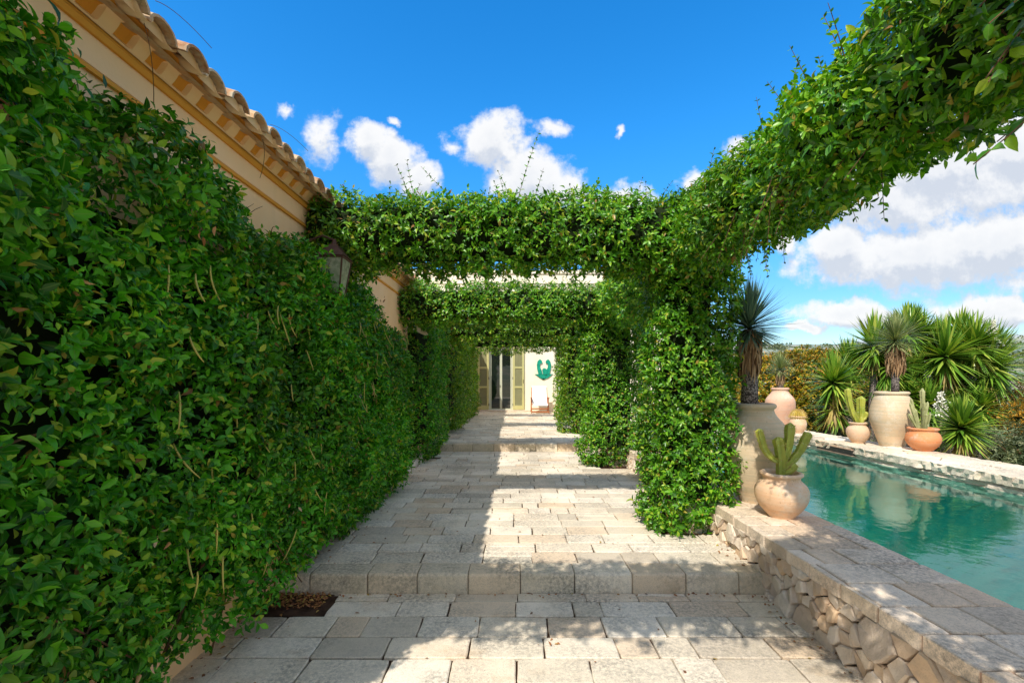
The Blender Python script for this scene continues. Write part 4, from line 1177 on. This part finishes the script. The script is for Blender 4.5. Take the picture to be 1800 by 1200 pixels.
# ------------------------------------------------------------------ yuccas and shrubs behind the pool
yuc = thing('yucca_clump', 'big clump of green sword leaved yuccas behind the far pool edge', 'yucca', (9, 9.6, tz(9, 9.6)))
ROS = [(7.9, 10.0, 2.30, .72), (9.35, 9.9, 2.06, .86), (10.35, 9.9, 1.86, .88), (8.8, 10.2, 2.62, .62), (10.2, 10.4, 2.55, .62), (9.3, 10.4, 2.52, .62), (8.55, 10.5, 2.2, .7), (9.9, 10.6, 2.3, .7), (8.3, 10.2, 1.5, .7), (9.8, 10.1, 1.45, .7), (10.9, 10.4, 2.2, .7), (9.0, 10.3, 1.7, .75), (8.6, 10.0, 1.2, .65), (10.6, 10.2, 1.5, .7), (9.4, 10.8, 2.75, .6), (7.7, 10.5, 1.9, .65), (8.9, 9.8, 1.0, .62), (10.0, 9.8, .95, .62), (8.2, 10.0, 1.85, .7), (10.0, 9.9, 2.3, .7)]
for (x, y, z, l) in ROS:
    g = tz(x, y); b = MB(); b.tube([(x + random.uniform(-.2, .2), y + .15, g - .1), (x + random.uniform(-.1, .1), y + .08, (g + z)/2), (x, y, z)], [.11, .085, .06], 10)
    tr = b.build('trunk', M['trunk'], yuc, smooth=True)
    sword_leaves('crown', (x, y, z), 230, l * 1.05, .074, M['yucca'], yuc, -62, 88, .18)
    sword_leaves('old_leaves', (x, y, z - .08), 34, l * .95, .055, M['yucca_dry'], yuc, -88, -50, .15)
for (x, y, z, l, lab) in ((6.75, 9.65, 1.5, .70, 'single yucca rosette rising left of the clump, before the golden bush'), (7.80, 7.95, .72, .60, 'low yucca rosette leaning over the far pool edge right of the orange pot')):
    t = thing('yucca', lab, 'yucca', (x, y, tz(x, y)))
    if x < 7: sword_leaves('crown', (x + .1, y + .05, .92), 180, .62, .06, M['yucca'], t, -60, 60, .2); sword_leaves('old_leaves', (x, y, 1.15), 70, .7, .05, M['yucca_dry'], t, -88, -50, .15)
    b = MB(); b.tube([(x, y + .1, tz(x, y) - .1), (x, y, z)], [.09, .06], 10); b.build('trunk', M['trunk'], t, smooth=True)
    sword_leaves('crown', (x, y, z), 300, l, .062, M['yucca'], t, -58, 88, .16)
    sword_leaves('old_leaves', (x, y, z - .06), 40, l * .95, .05, M['yucca_dry'], t, -85, -35, .15)
# flower spikes
def flower_spike(x, y, z0, z1, lab, r=.09):
    t = thing('yucca_flower', lab, 'flower spike', (x, y, z0))
    b = MB(); b.tube([(x, y, z0), (x + .02, y, z1)], [.02, .008], 6); b.build('stalk', M['cactus_pale'], t)
    n = 230; P = np.stack([RNG.normal(x, r * .5, n), RNG.normal(y, r * .5, n), RNG.uniform(z0 + .25 * (z1 - z0), z1, n)], 1)
    k = (1.1 - (P[:, 2] - z0) / (z1 - z0)); P[:, 0] = x + (P[:, 0] - x) * k * 1.6; P[:, 1] = y + (P[:, 1] - y) * k * 1.6
    T = RNG.normal(size=(n, 3)) - [0, 0, .5]; L = RNG.uniform(.035, .055, n)
    mesh_obj('blossoms', leaf_mesh('blossoms', P, T, RNG.normal(size=(n, 3)), L, L * .8, 'lo'), M['white_flower'], t)
flower_spike(10.25, 9.75, 2.0, 2.85, 'white flower spike rising from the right hand yucca crowns', .12)
flower_spike(8.05, 8.6, .7, 1.35, 'low white flower head between the orange pot and the low yucca', .14)

def bush(name, c, h, n, mat, lab, L=(.09, .15), cat='bush', per=6, amp=.25, freq=.9, core=.62):
    t = thing(name, lab, cat, (c[0], c[1], c[2] - h[2]))
    def sdf(p):
        q = (p - np.array(c)) / np.array(h); return (np.linalg.norm(q, axis=1) - 1) * min(h)
    cc, hh = np.array(c), np.array(h) + .5
    foliage('foliage', sdf, cc - hh, cc + hh, n, mat, t, per=per, L=L, lod='lo', t0=-.34, t1=.08, amp=amp, freq=freq, amp2=.2, freq2=2.4, wr=.45)
    for k in range(14):
        b = MB(); a = random.uniform(0, 6.28); d = Vector((math.cos(a) * h[0] * .7, math.sin(a) * h[1] * .7, h[2] * random.uniform(.5, 1.5)))
        b.tube([(c[0], c[1], c[2] - h[2]), Vector((c[0], c[1], c[2] - h[2])) + d * .5 + Vector((0, 0, .2)), Vector((c[0], c[1], c[2] - h[2])) + d], [.05, .03, .012], 6)
        b.build('stem', M['stem'], t)
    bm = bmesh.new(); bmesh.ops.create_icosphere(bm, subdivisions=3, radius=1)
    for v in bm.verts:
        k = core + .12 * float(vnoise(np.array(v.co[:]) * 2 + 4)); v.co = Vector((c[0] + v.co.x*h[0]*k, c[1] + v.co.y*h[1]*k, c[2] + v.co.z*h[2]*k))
    me = bpy.data.meshes.new('shade_core'); bm.to_mesh(me); bm.free(); mesh_obj('shade_core', me, M['dark'], t, True)  # dark blob inside the bush stands in for inner shade
    return t
bush('golden_bush', (8.5, 13.6, .75), (2.2, 1.6, 1.62), 9000, M['bush'], 'rounded golden orange bush at the far end of the pool behind the pink jar')
bush('golden_bush', (6.0, 13.2, .4), (1.2, 1.2, 1.2), 1800, M['bush'], 'smaller golden bush mostly hidden behind the tall jar and leafy pillar')
bush('grey_bush', (9.3, 8.2, .15), (1.0, .7, .62), 1800, M['grey_bush'], 'grey green shrub behind the pool edge right of the low yucca', (.05, .08))
bush('grey_bush', (10.9, 8.0, .0), (1.0, .9, .6), 1500, M['grey_bush'], 'grey green shrub at the right end of the far pool edge', (.05, .08))
bush('grey_bush', (7.1, 10.1, .2), (1.0, .5, .42), 900, M['grey_bush'], 'low grey green shrub at the foot of the single yucca', (.04, .07))
bush('orange_flower_bush', (10.9, 9.3, .75), (.75, .7, .65), 1700, M['orange_bush'], 'bush dotted with orange flowers right of the yucca clump', (.05, .08))
bush('orange_flower_bush', (14.5, 12.5, .45), (1.3, 1.0, .55), 1300, M['orange_bush'], 'low orange flowering bush on the dry slope beyond the yuccas', (.06, .1))

# ------------------------------------------------------------------ soil pockets, fallen leaves
def soil_patch(x0, x1, y0, y1, z):
    b = MB(); n = 10; v = []
    for i in range(n + 1):
        for j in range(n + 1): v.append((x0 + (x1 - x0)*i/n, y0 + (y1 - y0)*j/n, z - .012 + random.uniform(0, .012)))
    b.add(v, [(i*(n+1)+j, (i+1)*(n+1)+j, (i+1)*(n+1)+j+1, i*(n+1)+j+1) for i in range(n) for j in range(n)])
    tag(b.build('soil', M['soil']), kind='structure')
PATCH = [(*SOIL1, L1), (1.44, 1.86, 4.20, 4.9, L2), (1.44, 1.86, 7.45, 8.2, L2), (1.35, 1.86, 10.75, 11.6, L3), (1.4, 1.86, 14.1, 14.9, L3), (-1.84, -1.56, 8.2, 9.08, L2)]
LP = []
for (x0, x1, y0, y1, z) in PATCH:
    soil_patch(x0 - .06, x1 + .02, y0 - .08, y1 + .005, z - .004)
    for k in range(520 if y0 == SOIL1[2] else 200): LP.append((random.uniform(x0, x1), random.uniform(y0, y1), z + random.uniform(-.002, .02)))
for k in range(280):   # along the foot of the hedge and the steps
    y = random.uniform(1.6, 8.5); LP.append((WX + abs(random.gauss(.12, .2)), y, (L1 if y < STEP1 else L2) + .006))
for k in range(70): LP.append((random.uniform(WX, DX), STEP1 - abs(random.gauss(0, .035)) - .01, L1 + .006))
for k in range(150):
    y = random.uniform(1.8, 8.8)
    if abs(y - STEP1) > .15: LP.append((random.uniform(-1.5, 1.8), y, (L1 if y < STEP1 else L2) + .006))
for k in range(80):
    y = random.uniform(2.0, 4.2); LP.append((DX - abs(random.gauss(0.05, .06)), y, (L1 if y < STEP1 else L2) + .006))
LP = np.array(LP); n = len(LP)
T = RNG.normal(size=(n, 3)) * [1, 1, .2]; N = RNG.normal(0, .25, (n, 3)) + [0, 0, 1]; L = RNG.uniform(.014, .034, n)
o = mesh_obj('fallen_leaves', leaf_mesh('fallen_leaves', LP, T, N, L, L * .6, 'hi'), M['litter'])
tag(o, 'brown and yellow fallen leaves gathered along the paving edges', 'fallen leaves', kind='stuff')

# ------------------------------------------------------------------ sky, clouds, sun
SUN = Vector((.43, .80, -1.0)).normalized()
elev = math.asin(-SUN.z); azim = math.atan2(-SUN.x, -SUN.y)    # compass direction towards the sun, from +Y clockwise
W = bpy.data.worlds.new('World'); S.world = W; W.use_nodes = True
wt = W.node_tree; wt.nodes.clear()
def wn(t, **kw):
    nd = wt.nodes.new(t)
    for k, v in kw.items(): setattr(nd, k, v)
    return nd
def wl(a, b): wt.links.new(a, b)
def wm(op, a, b=None, c=None, clamp=False):
    m = wn('ShaderNodeMath', operation=op, use_clamp=clamp)
    for i, v in enumerate((a, b, c)):
        if v is None: continue
        if hasattr(v, 'is_output'): wl(v, m.inputs[i])
        else: m.inputs[i].default_value = v
    return m.outputs[0]
sky = wn('ShaderNodeTexSky', sky_type='NISHITA'); sky.sun_disc = False; sky.sun_elevation = elev; sky.sun_rotation = azim % (2*math.pi)
sky.altitude = 200; sky.air_density = 1.0; sky.dust_density = .25; sky.ozone_density = 2.5
hs = wn('ShaderNodeHueSaturation'); hs.inputs['Saturation'].default_value = 1.38; hs.inputs['Value'].default_value = 2.0
wl(sky.outputs[0], hs.inputs['Color'])
tc = wn('ShaderNodeTexCoord'); sp = wn('ShaderNodeSeparateXYZ'); wl(tc.outputs['Generated'], sp.inputs[0])
yy = wm('MAXIMUM', sp.outputs[1], .05)
u0 = wm('DIVIDE', sp.outputs[0], yy); v0 = wm('DIVIDE', sp.outputs[2], yy)
def uvp(px, py): return ((px - 905) / 800, (665 - py) / 800)
BL = [(645, 245, 42, 34), (692, 275, 55, 42), (740, 312, 38, 34), (870, 250, 60, 46), (932, 312, 82, 44), (985, 332, 50, 36), (1090, 350, 66, 30), (1225, 325, 34, 34), (1298, 270, 24, 20),
      (1660, 300, 190, 95), (1780, 270, 160, 90), (1560, 345, 150, 70), (1480, 425, 90, 42), (1600, 450, 210, 62), (1740, 430, 190, 70), (1490, 552, 115, 26), (1745, 542, 105, 34), (1420, 582, 36, 9), (1440, 624, 75, 10), (1640, 606, 140, 14), (1830, 604, 90, 18), (1375, 420, 30, 22),
      (560, 240, 26, 44), (495, 190, 16, 10), (790, 250, 18, 15), (963, 232, 24, 13), (1095, 228, 8, 10), (693, 206, 12, 8)]
def cloud_field(dv):
    cv = wn('ShaderNodeCombineXYZ'); wl(u0, cv.inputs[0])
    wl(wm('ADD', v0, dv) if dv else v0, cv.inputs[1])
    n1 = wn('ShaderNodeTexNoise'); n1.inputs['Scale'].default_value = 7; n1.inputs['Detail'].default_value = 7; n1.inputs['Roughness'].default_value = .6; wl(cv.outputs[0], n1.inputs['Vector'])
    wv = wn('ShaderNodeVectorMath', operation='SUBTRACT'); wl(n1.outputs['Color'], wv.inputs[0]); wv.inputs[1].default_value = (.5, .5, .5)
    ws = wn('ShaderNodeVectorMath', operation='SCALE'); wl(wv.outputs[0], ws.inputs[0]); ws.inputs['Scale'].default_value = .11
    pp = wn('ShaderNodeVectorMath', operation='ADD'); wl(cv.outputs[0], pp.inputs[0]); wl(ws.outputs[0], pp.inputs[1])
    flat = wn('ShaderNodeVectorMath', operation='MULTIPLY'); wl(pp.outputs[0], flat.inputs[0]); flat.inputs[1].default_value = (1, 1, 0)
    best = None
    for (px, py, rx, ry) in BL:
        cu, cv_ = uvp(px, py)
        a = wn('ShaderNodeVectorMath', operation='SUBTRACT'); wl(flat.outputs[0], a.inputs[0]); a.inputs[1].default_value = (cu, cv_, 0)
        m = wn('ShaderNodeVectorMath', operation='MULTIPLY'); wl(a.outputs[0], m.inputs[0]); m.inputs[1].default_value = (800 / rx, 800 / ry, 0)
        l = wn('ShaderNodeVectorMath', operation='LENGTH'); wl(m.outputs[0], l.inputs[0])
        small = .45 if rx < 30 else 1.0
        v = wm('MULTIPLY', wm('SUBTRACT', 1.0, l.outputs['Value']), small)
        best = v if best is None else wm('SMOOTH_MAX', best, v, .25)
    n2 = wn('ShaderNodeTexNoise'); n2.inputs['Scale'].default_value = 16; n2.inputs['Detail'].default_value = 8; n2.inputs['Roughness'].default_value = .62; wl(cv.outputs[0], n2.inputs['Vector'])
    return wm('ADD', best, wm('MULTIPLY', wm('SUBTRACT', n2.outputs['Fac'], .5), 1.5))
d0 = cloud_field(0); d1 = cloud_field(.035)
front = wm('GREATER_THAN', sp.outputs[1], .05)
def smooth(x, a, b, c=0.0, d=1.0):
    mr = wn('ShaderNodeMapRange', interpolation_type='SMOOTHSTEP'); wl(x, mr.inputs[0])
    for i, v in enumerate((a, b, c, d)): mr.inputs[i + 1].default_value = v
    return mr.outputs[0]
dens = wm('MULTIPLY', wm('MULTIPLY', smooth(d0, -.2, .34), front), .97)
lf = wm('SUBTRACT', smooth(wm('SUBTRACT', d0, d1), -.42, .28), wm('MULTIPLY', smooth(d0, .3, 1.2), .35), clamp=True)
cm = wn('ShaderNodeMix', data_type='RGBA'); wl(lf, cm.inputs[0]); cm.inputs[6].default_value = (.68, .73, .82, 1); cm.inputs[7].default_value = (1.0, 1.0, 1.0, 1)
# unseen broken cloud added overhead and behind the viewer to whiten the shade
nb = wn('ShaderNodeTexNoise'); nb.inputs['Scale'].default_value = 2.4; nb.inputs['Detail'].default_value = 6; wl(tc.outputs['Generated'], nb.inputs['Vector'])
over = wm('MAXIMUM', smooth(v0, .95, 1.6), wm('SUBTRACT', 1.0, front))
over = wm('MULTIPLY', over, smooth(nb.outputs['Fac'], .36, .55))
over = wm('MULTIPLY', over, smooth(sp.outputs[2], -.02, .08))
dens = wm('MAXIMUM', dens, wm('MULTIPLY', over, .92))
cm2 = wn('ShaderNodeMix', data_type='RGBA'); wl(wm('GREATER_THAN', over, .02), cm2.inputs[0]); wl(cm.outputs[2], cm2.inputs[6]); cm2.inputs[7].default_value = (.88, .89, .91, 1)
# the blue deepens with height
hz = wn('ShaderNodeMix', data_type='RGBA', blend_type='MULTIPLY'); hz.inputs[0].default_value = 1.0; wl(hs.outputs[0], hz.inputs[6])
hg = wn('ShaderNodeMix', data_type='RGBA'); wl(smooth(sp.outputs[2], .0, .5), hg.inputs[0]); hg.inputs[6].default_value = (.50, .50, .50, 1); hg.inputs[7].default_value = (.62, .96, 1.0, 1)
wl(hg.outputs[2], hz.inputs[7])
b1 = wn('ShaderNodeBackground'); b1.inputs['Strength'].default_value = .15; wl(hz.outputs[2], b1.inputs['Color'])
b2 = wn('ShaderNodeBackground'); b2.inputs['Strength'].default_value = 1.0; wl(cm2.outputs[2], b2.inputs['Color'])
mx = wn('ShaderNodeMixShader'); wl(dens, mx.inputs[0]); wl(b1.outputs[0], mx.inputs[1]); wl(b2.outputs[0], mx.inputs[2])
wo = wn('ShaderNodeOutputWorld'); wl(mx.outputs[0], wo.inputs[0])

sl = bpy.data.lights.new('sun', 'SUN'); sl.energy = 5.0; sl.angle = R(.53); sl.color = (1, .94, .84)
so = bpy.data.objects.new('sun', sl); link(so); so.rotation_euler = SUN.to_track_quat('-Z', 'Y').to_euler(); so.location = (-4, -8, 12)

cam = bpy.data.cameras.new('camera'); cam.sensor_width = 36; cam.lens = 16; cam.shift_x = -5/1800; cam.shift_y = 65/1800; cam.clip_start = .05; cam.clip_end = 12000
co = bpy.data.objects.new('camera', cam); link(co); co.location = (0, 0, EYE); co.rotation_euler = (R(90), 0, 0)
S.camera = co
S.view_settings.view_transform = 'Standard'; S.view_settings.look = 'None'; S.view_settings.exposure = 0; S.view_settings.gamma = 1
S.render.engine = 'CYCLES'
S.cycles.max_bounces = 8; S.cycles.diffuse_bounces = 4; S.cycles.glossy_bounces = 4; S.cycles.transmission_bounces = 4; S.cycles.transparent_max_bounces = 8
S.cycles.use_denoising = True
S.cycles.sample_clamp_indirect = 6
